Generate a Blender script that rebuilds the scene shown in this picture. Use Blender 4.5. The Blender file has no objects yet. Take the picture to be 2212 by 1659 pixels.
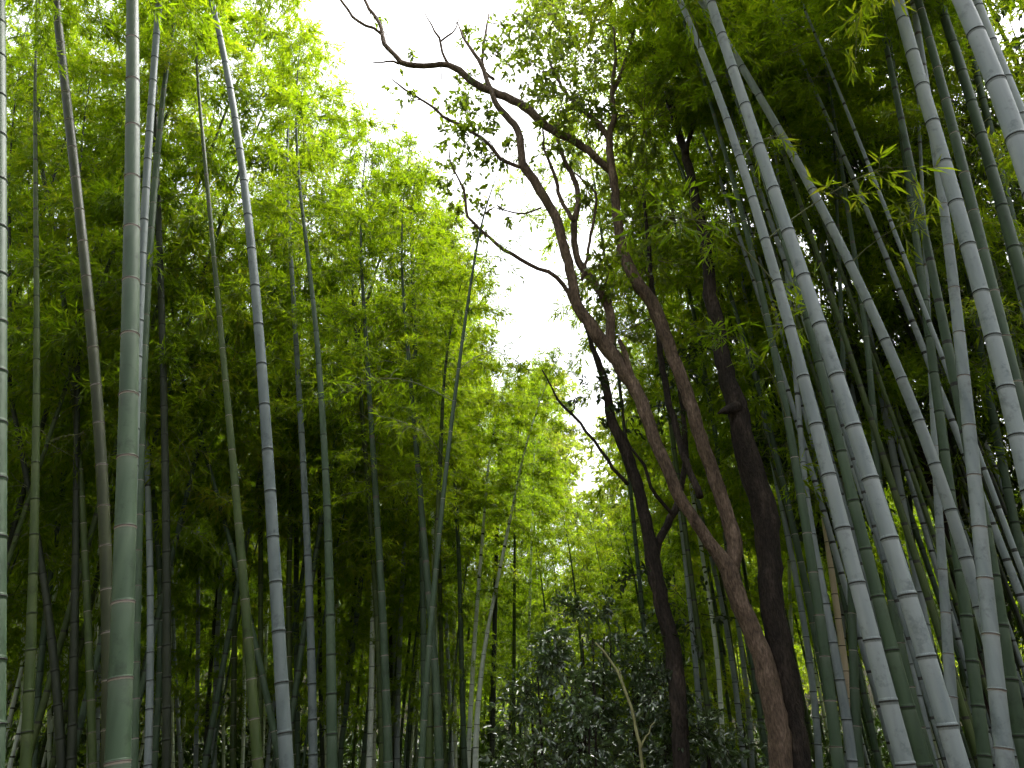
import bpy, math, random
import numpy as np
from mathutils import Vector, Matrix, Quaternion

random.seed(11)
rng = np.random.default_rng(11)
R = math.radians
scene = bpy.context.scene
C = scene.collection

# ------------------------------------------------------------------ camera
PITCH = R(27.0)
CAM = np.array([0.0, 0.0, 1.6])
FPX, CU, CV = 1658.0, 1106.0, 829.5          # focal length and centre in pixels of a 2212-wide view of the photo
cam_d = bpy.data.cameras.new('camera')
cam = bpy.data.objects.new('camera', cam_d)
C.objects.link(cam)
cam.location = CAM
cam.rotation_euler = (math.pi / 2 + PITCH, 0, 0)
cam_d.sensor_width = 36
cam_d.lens = 36 * FPX / 2212
cam_d.clip_end = 2000
scene.camera = cam

# ------------------------------------------------------------------ sky, sun, exposure
SUN_EL, SUN_AZ = R(69), R(50)               # azimuth of the sun, clockwise from +Y
world = bpy.data.worlds.new('World')
scene.world = world
world.use_nodes = True
nt = world.node_tree
bg = nt.nodes['Background']
sky = nt.nodes.new('ShaderNodeTexSky')
sky.sky_type = 'NISHITA'
sky.sun_disc = False
sky.sun_elevation = SUN_EL
sky.sun_rotation = SUN_AZ
sky.air_density = 1.0
sky.dust_density = 6.0
sky.ozone_density = 1.0
hs = nt.nodes.new('ShaderNodeHueSaturation')
hs.inputs['Saturation'].default_value = 0.22
nt.links.new(sky.outputs[0], hs.inputs['Color'])
nt.links.new(hs.outputs[0], bg.inputs['Color'])
bg.inputs['Strength'].default_value = 0.15
world.cycles.sampling_method = 'NONE'        # a near-even sky needs no importance map
sun_d = bpy.data.lights.new('sun', 'SUN')
sun = bpy.data.objects.new('sun', sun_d)
C.objects.link(sun)
sun_d.energy = 2.0
sun_d.angle = R(30)
sun_d.color = (1, 0.97, 0.92)
sd = Vector((math.sin(SUN_AZ) * math.cos(SUN_EL), math.cos(SUN_AZ) * math.cos(SUN_EL), math.sin(SUN_EL)))
sun.rotation_euler = sd.to_track_quat('Z', 'Y').to_euler()
scene.view_settings.view_transform = 'Standard'
scene.view_settings.look = 'None'
scene.view_settings.gamma = 1.0
scene.view_settings.exposure = 1.95
cy = scene.cycles
scene.render.engine = 'CYCLES'
cy.use_denoising = True
cy.use_adaptive_sampling = True
cy.adaptive_threshold = 0.03
cy.max_bounces = 6
cy.diffuse_bounces = 6
cy.glossy_bounces = 2
cy.transmission_bounces = 3
cy.sample_clamp_indirect = 6
cy.caustics_reflective = False
cy.caustics_refractive = False

# ------------------------------------------------------------------ pixel helpers
cP, sP = math.cos(PITCH), math.sin(PITCH)
def ray(u, v):
    dx, dy = (u - CU) / FPX, (CV - v) / FPX
    return np.array([dx, cP - sP * dy, sP + cP * dy])
def at_plane(u, v, Y):
    r = ray(u, v)
    return CAM + r * (Y / r[1])
def at_depth(u, v, z):
    return CAM + ray(u, v) * z
def project(p):
    d = np.asarray(p) - CAM
    z = d[1] * cP + d[2] * sP
    y = -d[1] * sP + d[2] * cP
    return CU + FPX * d[0] / z, CV - FPX * y / z, z

# ------------------------------------------------------------------ materials
def mat(name):
    m = bpy.data.materials.new(name)
    m.use_nodes = True
    n = m.node_tree.nodes
    return m, n, m.node_tree.links, n['Principled BSDF']

def ramp(n, stops):
    r = n.new('ShaderNodeValToRGB')
    e = r.color_ramp.elements
    while len(e) < len(stops):
        e.new(0.5)
    for k, (p, c) in enumerate(stops):
        e[k].position = p
        e[k].color = (*c, 1)
    return r

def leaf_mat(name, stops, trans_stops, tfac, rough, spec):
    m, n, l, b = mat(name)
    at = n.new('ShaderNodeAttribute'); at.attribute_name = 'leafvar'
    oi = n.new('ShaderNodeObjectInfo')
    ma = n.new('ShaderNodeMath'); ma.operation = 'MULTIPLY_ADD'
    l.new(oi.outputs['Random'], ma.inputs[0]); ma.inputs[1].default_value = 0.45
    mb = n.new('ShaderNodeMath'); mb.operation = 'MULTIPLY'
    l.new(at.outputs['Fac'], mb.inputs[0]); mb.inputs[1].default_value = 0.55
    l.new(mb.outputs[0], ma.inputs[2])
    r1, r2 = ramp(n, stops), ramp(n, trans_stops)
    l.new(ma.outputs[0], r1.inputs[0]); l.new(ma.outputs[0], r2.inputs[0])
    l.new(r1.outputs[0], b.inputs['Base Color'])
    b.inputs['Roughness'].default_value = rough
    if spec > .95:
        b.inputs['Coat Weight'].default_value = 1.0; b.inputs['Coat Roughness'].default_value = .22; b.inputs['Coat IOR'].default_value = 1.7
    b.inputs['Specular IOR Level'].default_value = spec
    t = n.new('ShaderNodeBsdfTranslucent')
    l.new(r2.outputs[0], t.inputs['Color'])
    mx = n.new('ShaderNodeMixShader'); mx.inputs[0].default_value = tfac
    l.new(b.outputs[0], mx.inputs[1]); l.new(t.outputs[0], mx.inputs[2])
    l.new(mx.outputs[0], n['Material Output'].inputs['Surface'])
    return m

M = {}
M['bamboo_leaf'] = leaf_mat('bamboo_leaf',
    [(0, (.034, .060, .004)), (.5, (.075, .112, .006)), (.85, (.105, .135, .009)), (1, (.13, .125, .02))],
    [(0, (.08, .15, .003)), (.45, (.28, .44, .006)), (.8, (.42, .54, .010)), (1, (.50, .48, .03))], .62, .45, .3)
M['tree_leaf'] = leaf_mat('tree_leaf',
    [(0, (.035, .055, .010)), (.6, (.06, .085, .012)), (1, (.10, .10, .02))],
    [(0, (.12, .20, .010)), (.6, (.26, .36, .014)), (1, (.40, .40, .03))], .52, .4, .5)
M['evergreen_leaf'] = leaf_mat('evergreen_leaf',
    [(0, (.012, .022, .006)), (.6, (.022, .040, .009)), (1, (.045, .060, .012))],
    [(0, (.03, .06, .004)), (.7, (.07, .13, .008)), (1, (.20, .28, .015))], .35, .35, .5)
M['glossy_leaf'] = leaf_mat('glossy_leaf',
    [(0, (.035, .065, .025)), (.6, (.065, .11, .045)), (1, (.10, .14, .07))],
    [(0, (.08, .15, .02)), (.7, (.16, .28, .03)), (1, (.28, .38, .04))], .30, .30, 1.0)
M['pale_glow_leaf'] = leaf_mat('pale_glow_leaf',  # tree leaf brightened and yellowed to carry the backlit glow far off
    [(0, (.07, .10, .02)), (.6, (.10, .125, .03)), (1, (.14, .13, .04))],
    [(0, (.26, .36, .03)), (.6, (.42, .50, .05)), (1, (.55, .50, .07))], .55, .45, .4)

def culm_mat(name, c_dark, c_mid, c_pale, wax, blotch=.75):
    m, n, l, b = mat(name)
    tc = n.new('ShaderNodeTexCoord')
    mp = n.new('ShaderNodeMapping'); mp.inputs['Scale'].default_value = (14, 14, .9)
    l.new(tc.outputs['Object'], mp.inputs[0])
    oi = n.new('ShaderNodeObjectInfo')
    ns = n.new('ShaderNodeTexNoise'); ns.noise_dimensions = '4D'
    ns.inputs['Scale'].default_value = 1.0; ns.inputs['Detail'].default_value = 5
    l.new(mp.outputs[0], ns.inputs['Vector'])
    mw = n.new('ShaderNodeMath'); mw.operation = 'MULTIPLY'; mw.inputs[1].default_value = 50
    l.new(oi.outputs['Random'], mw.inputs[0]); l.new(mw.outputs[0], ns.inputs['W'])
    r1 = ramp(n, [(.25, c_dark), (.5, c_mid), (.72, c_pale)])
    l.new(ns.outputs['Fac'], r1.inputs[0])
    # lichen and dirt blotches
    n2 = n.new('ShaderNodeTexNoise'); n2.noise_dimensions = '4D'
    n2.inputs['Scale'].default_value = 9; n2.inputs['Detail'].default_value = 6; n2.inputs['Roughness'].default_value = .7
    l.new(tc.outputs['Object'], n2.inputs['Vector']); l.new(mw.outputs[0], n2.inputs['W'])
    r2 = ramp(n, [(.54, (0, 0, 0)), (.70, (1, 1, 1))])
    l.new(n2.outputs['Fac'], r2.inputs[0])
    mm = n.new('ShaderNodeMath'); mm.operation = 'MULTIPLY'; mm.inputs[1].default_value = blotch
    l.new(r2.outputs[0], mm.inputs[0])
    mx = n.new('ShaderNodeMix'); mx.data_type = 'RGBA'
    l.new(mm.outputs[0], mx.inputs[0]); l.new(r1.outputs[0], mx.inputs[6])
    mx.inputs[7].default_value = (*[x * .45 for x in c_dark], 1)
    # white wax bloom under each node, bare green above it
    at = n.new('ShaderNodeAttribute'); at.attribute_name = 'frac'
    r3 = ramp(n, [(0, (.0, .0, .0)), (.55, (.12, .12, .12)), (.86, (.45, .45, .45)), (1, (1, 1, 1))])
    l.new(at.outputs['Fac'], r3.inputs[0])
    mm2 = n.new('ShaderNodeMath'); mm2.operation = 'MULTIPLY'; mm2.inputs[1].default_value = .55
    l.new(r3.outputs[0], mm2.inputs[0])
    mx2 = n.new('ShaderNodeMix'); mx2.data_type = 'RGBA'
    l.new(mm2.outputs[0], mx2.inputs[0]); l.new(mx.outputs[2], mx2.inputs[6]); mx2.inputs[7].default_value = (*wax, 1)
    l.new(mx2.outputs[2], b.inputs['Base Color'])
    b.inputs['Roughness'].default_value = .55
    b.inputs['Specular IOR Level'].default_value = .22
    bp = n.new('ShaderNodeBump'); bp.inputs['Strength'].default_value = .12; bp.inputs['Distance'].default_value = .01
    l.new(n2.outputs['Fac'], bp.inputs['Height']); l.new(bp.outputs[0], b.inputs['Normal'])
    return m

M['glaucous'] = culm_mat('bamboo_glaucous', (.125, .155, .16), (.185, .22, .22), (.24, .27, .265), (.29, .31, .305))
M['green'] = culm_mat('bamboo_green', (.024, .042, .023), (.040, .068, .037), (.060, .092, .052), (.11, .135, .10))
M['slate'] = culm_mat('bamboo_glaucous_shade', (.06, .08, .08), (.095, .12, .118), (.13, .155, .15), (.18, .20, .195))  # glaucous colour darkened to carry the shade left of the path
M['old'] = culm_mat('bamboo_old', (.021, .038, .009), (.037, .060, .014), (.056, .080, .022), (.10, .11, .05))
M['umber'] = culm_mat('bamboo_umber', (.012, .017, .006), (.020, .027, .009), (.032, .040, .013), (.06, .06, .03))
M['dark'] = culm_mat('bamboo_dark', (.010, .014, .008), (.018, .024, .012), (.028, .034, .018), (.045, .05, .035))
M['pale'] = culm_mat('bamboo_pale_sunlit', (.40, .46, .40), (.55, .60, .54), (.66, .70, .63), (.68, .70, .65))  # culm colour brightened in place of sunlight falling through gaps
M['tan'] = culm_mat('bamboo_tan', (.42, .34, .22), (.55, .45, .31), (.64, .54, .40), (.6, .52, .4), .35)

def plain(name, c1, c2, scale, rough, bump=0, stretch=None):
    m, n, l, b = mat(name)
    tc = n.new('ShaderNodeTexCoord')
    ns = n.new('ShaderNodeTexNoise'); ns.inputs['Scale'].default_value = scale; ns.inputs['Detail'].default_value = 8
    src = tc.outputs['Object']
    if stretch:
        mp = n.new('ShaderNodeMapping'); mp.inputs['Scale'].default_value = stretch
        l.new(src, mp.inputs[0]); src = mp.outputs[0]
    l.new(src, ns.inputs['Vector'])
    r = ramp(n, [(.3, c1), (.7, c2)])
    l.new(ns.outputs['Fac'], r.inputs[0]); l.new(r.outputs[0], b.inputs['Base Color'])
    b.inputs['Roughness'].default_value = rough
    b.inputs['Specular IOR Level'].default_value = .25
    if bump:
        bp = n.new('ShaderNodeBump'); bp.inputs['Strength'].default_value = bump; bp.inputs['Distance'].default_value = .03
        l.new(ns.outputs['Fac'], bp.inputs['Height']); l.new(bp.outputs[0], b.inputs['Normal'])
    return m

M['node_dark'] = plain('node_scar_dark', (.012, .013, .012), (.035, .036, .03), 60, .7)
M['node_rust'] = plain('node_scar_rust', (.055, .048, .042), (.13, .11, .095), 60, .7)
M['node_pale'] = plain('node_wax_pale', (.34, .33, .30), (.52, .46, .43), 70, .7)
M['twig'] = plain('bamboo_twig', (.10, .12, .05), (.22, .22, .11), 12, .6)
def bark_mat(name, c0, c1, c2):
    m, n, l, b = mat(name)
    tc = n.new('ShaderNodeTexCoord')
    mp = n.new('ShaderNodeMapping'); mp.inputs['Scale'].default_value = (1.5, 1.5, .45)
    l.new(tc.outputs['Object'], mp.inputs[0])
    big = n.new('ShaderNodeTexNoise'); big.inputs['Scale'].default_value = 5; big.inputs['Detail'].default_value = 9; big.inputs['Roughness'].default_value = .68
    l.new(mp.outputs[0], big.inputs['Vector'])
    r = ramp(n, [(.30, c0), (.52, c1), (.70, c2)])
    l.new(big.outputs['Fac'], r.inputs[0])
    fine = n.new('ShaderNodeTexNoise'); fine.inputs['Scale'].default_value = 38; fine.inputs['Detail'].default_value = 6
    l.new(mp.outputs[0], fine.inputs['Vector'])
    r2 = ramp(n, [(.35, (.55, .55, .55)), (.65, (1.25, 1.25, 1.25))])
    l.new(fine.outputs['Fac'], r2.inputs[0])
    mx = n.new('ShaderNodeMix'); mx.data_type = 'RGBA'; mx.blend_type = 'MULTIPLY'; mx.inputs[0].default_value = 1
    l.new(r.outputs[0], mx.inputs[6]); l.new(r2.outputs[0], mx.inputs[7])
    l.new(mx.outputs[2], b.inputs['Base Color'])
    b.inputs['Roughness'].default_value = .85; b.inputs['Specular IOR Level'].default_value = .2
    ad = n.new('ShaderNodeMath'); ad.operation = 'ADD'
    l.new(big.outputs['Fac'], ad.inputs[0]); l.new(fine.outputs['Fac'], ad.inputs[1])
    bp = n.new('ShaderNodeBump'); bp.inputs['Strength'].default_value = .9; bp.inputs['Distance'].default_value = .03
    l.new(ad.outputs[0], bp.inputs['Height']); l.new(bp.outputs[0], b.inputs['Normal'])
    return m
M['bark'] = bark_mat('brown_bark', (.055, .038, .026), (.13, .092, .066), (.25, .18, .135))
M['bark_dark'] = bark_mat('dark_and_shaded_bark', (.014, .011, .009), (.030, .023, .018), (.075, .056, .044))  # own bark of the dark trees, and painted shade on the brown tree
M['yellow_stem'] = plain('yellow_stem', (.16, .16, .07), (.30, .29, .14), 14, .6)
M['litter'] = plain('leaf_litter', (.012, .012, .006), (.036, .030, .015), 6, .95, .6)
M['path'] = plain('packed_earth', (.14, .12, .10), (.24, .21, .17), 4, .95, .3)

# ------------------------------------------------------------------ mesh helpers
def mesh_np(name, verts, faces_flat, sizes, mats, mat_idx=None, attr=None, smooth=False):
    me = bpy.data.meshes.new(name)
    verts = np.asarray(verts, np.float32)
    faces_flat = np.asarray(faces_flat, np.int32)
    sizes = np.asarray(sizes, np.int32)
    me.vertices.add(len(verts)); me.vertices.foreach_set('co', verts.ravel())
    me.loops.add(len(faces_flat)); me.loops.foreach_set('vertex_index', faces_flat)
    me.polygons.add(len(sizes))
    me.polygons.foreach_set('loop_start', np.concatenate([[0], np.cumsum(sizes)[:-1]]).astype(np.int32))
    for m in mats:
        me.materials.append(m)
    if mat_idx is not None:
        me.polygons.foreach_set('material_index', np.asarray(mat_idx, np.int32))
    if smooth:
        me.polygons.foreach_set('use_smooth', np.ones(len(sizes), bool))
    if attr:
        for k, v in attr.items():
            a = me.attributes.new(k, 'FLOAT', 'POINT')
            a.data.foreach_set('value', np.asarray(v, np.float32))
    me.update(calc_edges=True)
    return me

def frame_of(t):
    t = t / np.linalg.norm(t)
    a = np.array([1., 0, 0]) if abs(t[0]) < .8 else np.array([0, 1., 0])
    x = a - t * a.dot(t); x /= np.linalg.norm(x)
    return x, np.cross(t, x), t

def sweep(pts, rad, segs, wob=0.0, caps=True):
    """tube along pts; returns verts, quads"""
    pts = np.asarray(pts, float); rad = np.asarray(rad, float)
    n = len(pts)
    tan = np.gradient(pts, axis=0)
    ang = np.linspace(0, 2 * math.pi, segs, endpoint=False)
    x, y, _ = frame_of(tan[0])
    V = np.zeros((n, segs, 3))
    ph = rng.uniform(0, 6.28, 4)
    for i in range(n):
        t = tan[i] / np.linalg.norm(tan[i])
        x = x - t * x.dot(t); x /= np.linalg.norm(x); y = np.cross(t, x)
        r = rad[i] * np.ones(segs)
        if wob:
            s = i * .35
            r = r * (1 + wob * (np.sin(ang * 2 + ph[0] + s * .6) * .6 + np.sin(ang * 3 + ph[1] - s * .9) * .5 + np.sin(ang + ph[2] + s * 1.7) * .5) + wob * .6 * rng.normal(size=segs))
        V[i] = pts[i] + np.outer(np.cos(ang) * r, x) + np.outer(np.sin(ang) * r, y)
    a = np.arange(segs); b = (a + 1) % segs
    F = []
    for i in range(n - 1):
        F.append(np.stack([i * segs + a, i * segs + b, (i + 1) * segs + b, (i + 1) * segs + a], 1))
    F = np.concatenate(F)
    flat = F.ravel(); sizes = np.full(len(F), 4)
    if caps:
        flat = np.concatenate([flat, a[::-1], (n - 1) * segs + a]); sizes = np.concatenate([sizes, [segs, segs]])
    return V.reshape(-1, 3), flat, sizes

def smooth_path(P, n):
    """Catmull-Rom through rows of P (any columns)"""
    P = np.asarray(P, float)
    if len(P) < 3:
        return np.array([P[0] + (P[-1] - P[0]) * k / (n - 1) for k in range(n)])
    Q = np.vstack([2 * P[0] - P[1], P, 2 * P[-1] - P[-2]])
    seg = np.linalg.norm(np.diff(P[:, :3], axis=0), axis=1); cum = np.concatenate([[0], np.cumsum(seg)])
    out = []
    for s in np.linspace(0, cum[-1], n):
        i = min(np.searchsorted(cum, s, 'right') - 1, len(P) - 2)
        t = (s - cum[i]) / max(seg[i], 1e-6)
        p0, p1, p2, p3 = Q[i], Q[i + 1], Q[i + 2], Q[i + 3]
        out.append(.5 * (2 * p1 + (p2 - p0) * t + (2 * p0 - 5 * p1 + 4 * p2 - p3) * t * t + (3 * p1 - p0 - 3 * p2 + p3) * t ** 3))
    return np.array(out)

def link(name, data, parent=None):
    o = bpy.data.objects.new(name, data)
    C.objects.link(o)
    if parent:
        o.parent = parent
    return o

def thing(name, label, cat, loc, group=None):
    o = link(name, None)
    o.location = loc
    o.empty_display_size = .2
    o['label'] = label; o['category'] = cat
    if group:
        o['group'] = group
    return o

# ------------------------------------------------------------------ the ground
def ground_h(x, y):
    d = np.sqrt((x - 1.5) ** 2 + (y - 8) ** 2)
    k = np.clip((d - 30) / 60, 0, 1)  # rising rim added to block light from the low horizon
    side = .06 * np.sin(x * .9) * np.cos(y * .7)
    return side * np.clip(d / 4, 0, 1) * .6 + 22 * k * k * (3 - 2 * k)

g = np.concatenate([-np.geomspace(600, 3, 40), np.linspace(-2.5, 2.5, 11), np.geomspace(3, 600, 40)])
gx, gy = np.meshgrid(g, g + 8)
gz = ground_h(gx, gy)
n = len(g)
idx = np.arange(n * n).reshape(n, n)
F = np.stack([idx[:-1, :-1], idx[:-1, 1:], idx[1:, 1:], idx[1:, :-1]], -1).reshape(-1, 4)
o = link('ground', mesh_np('ground', np.stack([gx, gy, gz], -1).reshape(-1, 3), F.ravel(), np.full(len(F), 4), [M['litter']], smooth=True))
o['kind'] = 'structure'; o['label'] = 'leaf littered forest floor under the bamboo'
# the earth path the camera stands on
py = np.linspace(-14, 22, 73)
pc = .25 + .035 * py - .0022 * np.clip(py - 9, 0, None) ** 2 * 3
pv, pf = [], []
for i, (y, c) in enumerate(zip(py, pc)):
    for k in range(5):
        x = c + (k - 2) * .75
        pv.append((x, y, ground_h(x, y) + .03))
for i in range(len(py) - 1):
    for k in range(4):
        a = i * 5 + k
        pf.append((a, a + 1, a + 6, a + 5))
o = link('path', mesh_np('path', pv, np.array(pf).ravel(), np.full(len(pf), 4), [M['path']], smooth=True))
o['kind'] = 'structure'; o['label'] = 'packed earth path through the bamboo grove'

# ------------------------------------------------------------------ foliage builders
def norm_rows(a):
    return a / np.maximum(np.linalg.norm(a, axis=1, keepdims=True), 1e-9)

def lance_leaves(base, dirs, length, width, var, fold=.25):
    """diamond leaves folded along the midrib: 4 verts, 2 triangles each"""
    n = len(base)
    dirs = norm_rows(dirs)
    up = np.array([0, 0, 1.]) + rng.normal(0, .55, (n, 3))
    side = norm_rows(np.cross(dirs, up)); nor = np.cross(side, dirs)
    L = length[:, None]; W = width[:, None]
    mid = base + dirs * L * .38 - nor * W * fold
    v = np.stack([base, mid + side * W * .5 + nor * W * fold, base + dirs * L - nor * L * .10, mid - side * W * .5 + nor * W * fold], 1).reshape(-1, 3)
    k = np.arange(n) * 4
    f = np.stack([k, k + 1, k + 2, k, k + 2, k + 3], 1).ravel()
    return v, f, np.full(2 * n, 3), np.repeat(var, 4)

def oval_leaves(base, dirs, length, width, var):
    """six-sided leaf blades folded along the midrib"""
    n = len(base)
    dirs = norm_rows(dirs)
    up = np.array([0, 0, 1.]) + rng.normal(0, .6, (n, 3))
    side = norm_rows(np.cross(dirs, up)); nor = np.cross(side, dirs)
    L = length[:, None]; W = width[:, None]
    b = base; t = base + dirs * L - nor * L * .15
    l1 = base + dirs * L * .28 + side * W * .46 + nor * W * .14; l2 = base + dirs * L * .66 + side * W * .42 + nor * W * .08
    r1 = base + dirs * L * .28 - side * W * .46 + nor * W * .14; r2 = base + dirs * L * .66 - side * W * .42 + nor * W * .08
    v = np.stack([b, l1, l2, t, r2, r1], 1).reshape(-1, 3)
    k = np.arange(n) * 6
    f = np.stack([k, k + 1, k + 2, k + 3, k, k + 3, k + 4, k + 5], 1).ravel()
    return v, f, np.full(2 * n, 4), np.repeat(var, 6)

def thin_tubes(paths, radii):
    """three-sided tubes for many twigs; paths list of (k,3), radii (r0,r1)"""
    V, F, S = [], [], []
    off = 0
    for p, (r0, r1) in zip(paths, radii):
        v, f, s = sweep(p, np.linspace(r0, r1, len(p)), 3, caps=False)
        V.append(v); F.append(f + off); S.append(s); off += len(v)
    return np.concatenate(V), np.concatenate(F), np.concatenate(S)

def bamboo_plume(L, nleaf, leaf_len, spread, clump):
    """branches and leaves of the upper part of one culm; z = 0..L along the culm"""
    paths, radii = [], []
    B, D, LN, VR = [], [], [], []
    nodes = np.arange(.1, L - .05, .30)
    gaps = np.sin(nodes * rng.uniform(1.2, 2.2) + rng.uniform(0, 6)) * clump
    brs = []
    for k, z in enumerate(nodes):
        t = z / L
        prof = spread * (.40 + .95 * math.sin(math.pi * min(1, .18 + t * .78)) ** .8) * (1 - .55 * t ** 3)
        for j in range(2 if t < .8 else 3):
            if rng.random() < .15 + .35 * max(0, gaps[k]):
                continue
            az = k * 2.1 + j * 2.4 + rng.normal(0, .5)
            brs.append((z, t, prof * rng.uniform(.6, 1.25), az))
    tot = sum(b[2] for b in brs)
    for z, t, bl, az in brs:
        el = rng.uniform(.45, .95)
        h = np.array([math.cos(az), math.sin(az), 0])
        s = np.linspace(0, 1, 7)[:, None]
        p = np.array([0, 0, z]) + h * bl * s * math.cos(el) * (1 + .25 * s) + np.array([0, 0, 1]) * bl * (math.sin(el) * s - (.55 + .35 * rng.random()) * s ** 2.2)
        p[1:] += rng.normal(0, .02, (6, 3))
        paths.append(p); radii.append((.0065, .0018))
        nl = int(nleaf * bl / tot)
        nt_ = max(2, nl // 9)
        ts = rng.uniform(.18, 1, nt_) ** .8
        anchor = np.stack([np.interp(ts, s[:, 0], p[:, c]) for c in range(3)], 1)
        tw = norm_rows(h + rng.normal(0, .75, (nt_, 3)) + np.array([0, 0, -.1]))
        tl = rng.uniform(.10, .42, nt_) * (1.15 - .4 * ts)
        tip = anchor + tw * tl[:, None] + np.array([0, 0, -.25]) * (tl[:, None] ** 1.3)
        # a spray of leaves along each side twig
        m = 9
        q = rng.uniform(.25, 1.05, (nt_, m))
        base = anchor[:, None] + (tip - anchor)[:, None] * q[..., None]
        fan = rng.normal(0, .62, (nt_, m, 3))
        d = tw[:, None] * .8 + fan + np.array([0, 0, -.55])
        B.append(base.reshape(-1, 3)); D.append(d.reshape(-1, 3))
        LN.append(leaf_len * rng.uniform(.6, 1.25, nt_ * m))
        VR.append(np.clip(rng.normal(.48, .30, nt_ * m) + rng.normal(0, .12), 0, 1))
        for a, b in zip(anchor[::2], tip[::2]):
            paths.append(np.array([a, (a + b) / 2 + [0, 0, .012], b])); radii.append((.0026, .0012))
    B, D, LN, VR = map(np.concatenate, (B, D, LN, VR))
    lv, lf, ls, la = lance_leaves(B, D, LN, LN * rng.uniform(.12, .19, len(LN)), VR)
    tv, tf, tz = thin_tubes(paths, radii)
    return (lv, lf, ls, la), (tv, tf, tz)

PLUMES = []
for k in range(9):
    lf_, tw_ = bamboo_plume(8.5, 12000, .134, rng.uniform(.95, 1.25), .8)
    PLUMES.append((mesh_np('bamboo_leaves', lf_[0], lf_[1], lf_[2], [M['bamboo_leaf']], attr={'leafvar': lf_[3]}),
                   mesh_np('bamboo_branches', tw_[0], tw_[1], tw_[2], [M['twig']])))
LOWPLUMES = [bamboo_plume(8.5, 1250, .32, 1.45, .5) for k in range(4)]

def sprig(nleaf, bl):
    """a side branch: (branch mesh, leaf mesh), along +X from the node"""
    s = np.linspace(0, 1, 8)[:, None]
    p = np.array([1, 0, 0]) * bl * s + np.array([0, 0, 1]) * bl * (.75 * s - .55 * s ** 2) + np.array([0, 1, 0]) * bl * .12 * np.sin(s * 3)
    paths, radii = [p], [(.007, .002)]
    nt_ = max(3, nleaf // 8)
    ts = rng.uniform(.25, 1, nt_)
    anchor = np.stack([np.interp(ts, s[:, 0], p[:, c]) for c in range(3)], 1)
    tw = norm_rows(np.array([.7, 0, .1]) + rng.normal(0, .7, (nt_, 3)))
    tip = anchor + tw * rng.uniform(.12, .4, (nt_, 1)) + np.array([0, 0, -.05])
    for a, b in zip(anchor, tip):
        paths.append(np.array([a, (a + b) / 2 + [0, 0, .01], b])); radii.append((.003, .0012))
    m = 8
    base = (anchor[:, None] + (tip - anchor)[:, None] * rng.uniform(.3, 1.05, (nt_, m, 1))).reshape(-1, 3)
    d = (tw[:, None] * .8 + rng.normal(0, .6, (nt_, m, 3)) + np.array([0, 0, -.5])).reshape(-1, 3)
    ln = .13 * rng.uniform(.6, 1.25, len(base))
    lv, lf, ls, la = lance_leaves(base, d, ln, ln * rng.uniform(.12, .18, len(ln)), np.clip(rng.normal(.5, .2, len(ln)), 0, 1))
    tv, tf, tz = thin_tubes(paths, radii)
    return (mesh_np('sprig_stem', tv, tf, tz, [M['twig']]), mesh_np('sprig_leaves', lv, lf, ls, [M['bamboo_leaf']], attr={'leafvar': la}))
SPRIGS = [sprig(n_, b_) for n_, b_ in ((90, .9), (150, 1.2), (120, 1.0), (190, 1.4), (40, .6))]

# ------------------------------------------------------------------ bamboo culms
def node_mesh(name, m_scar, m_wax, segs):
    prof = [(-.50, .97), (-.44, 1.018), (-.16, 1.03), (-.10, 1.085), (.02, 1.10), (.07, 1.04), (.16, 1.075), (.30, 1.03), (.42, .97)]
    ang = np.linspace(0, 2 * math.pi, segs, endpoint=False)
    V = np.array([(math.cos(a) * r, math.sin(a) * r, z) for z, r in prof for a in ang])
    a = np.arange(segs); b = (a + 1) % segs
    F, mi = [], []
    for i in range(len(prof) - 1):
        F.append(np.stack([i * segs + a, i * segs + b, (i + 1) * segs + b, (i + 1) * segs + a], 1))
        mi += [1 if i in (0, 1) else (0 if i in (2, 3, 4) else 2)] * segs
    F = np.concatenate(F)
    return V, F, mi
NODE = {}
def get_node(mname, style, segs=24):
    k = (mname, style)
    if k not in NODE:
        V, F, mi = node_mesh('node', None, None, segs)
        scar = M['node_dark'] if style == 'dark' else M['node_rust']
        wax = M[mname] if style == 'dark' else M['node_pale']
        NODE[k] = mesh_np('node', V, F.ravel(), np.full(len(F), 4), [scar, wax, M[mname]], mi, smooth=True)
    return NODE[k]

def lookat_quat(t, roll=0):
    return Vector(t).to_track_quat('Z', 'X') @ Quaternion((0, 0, 1), roll)

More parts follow.
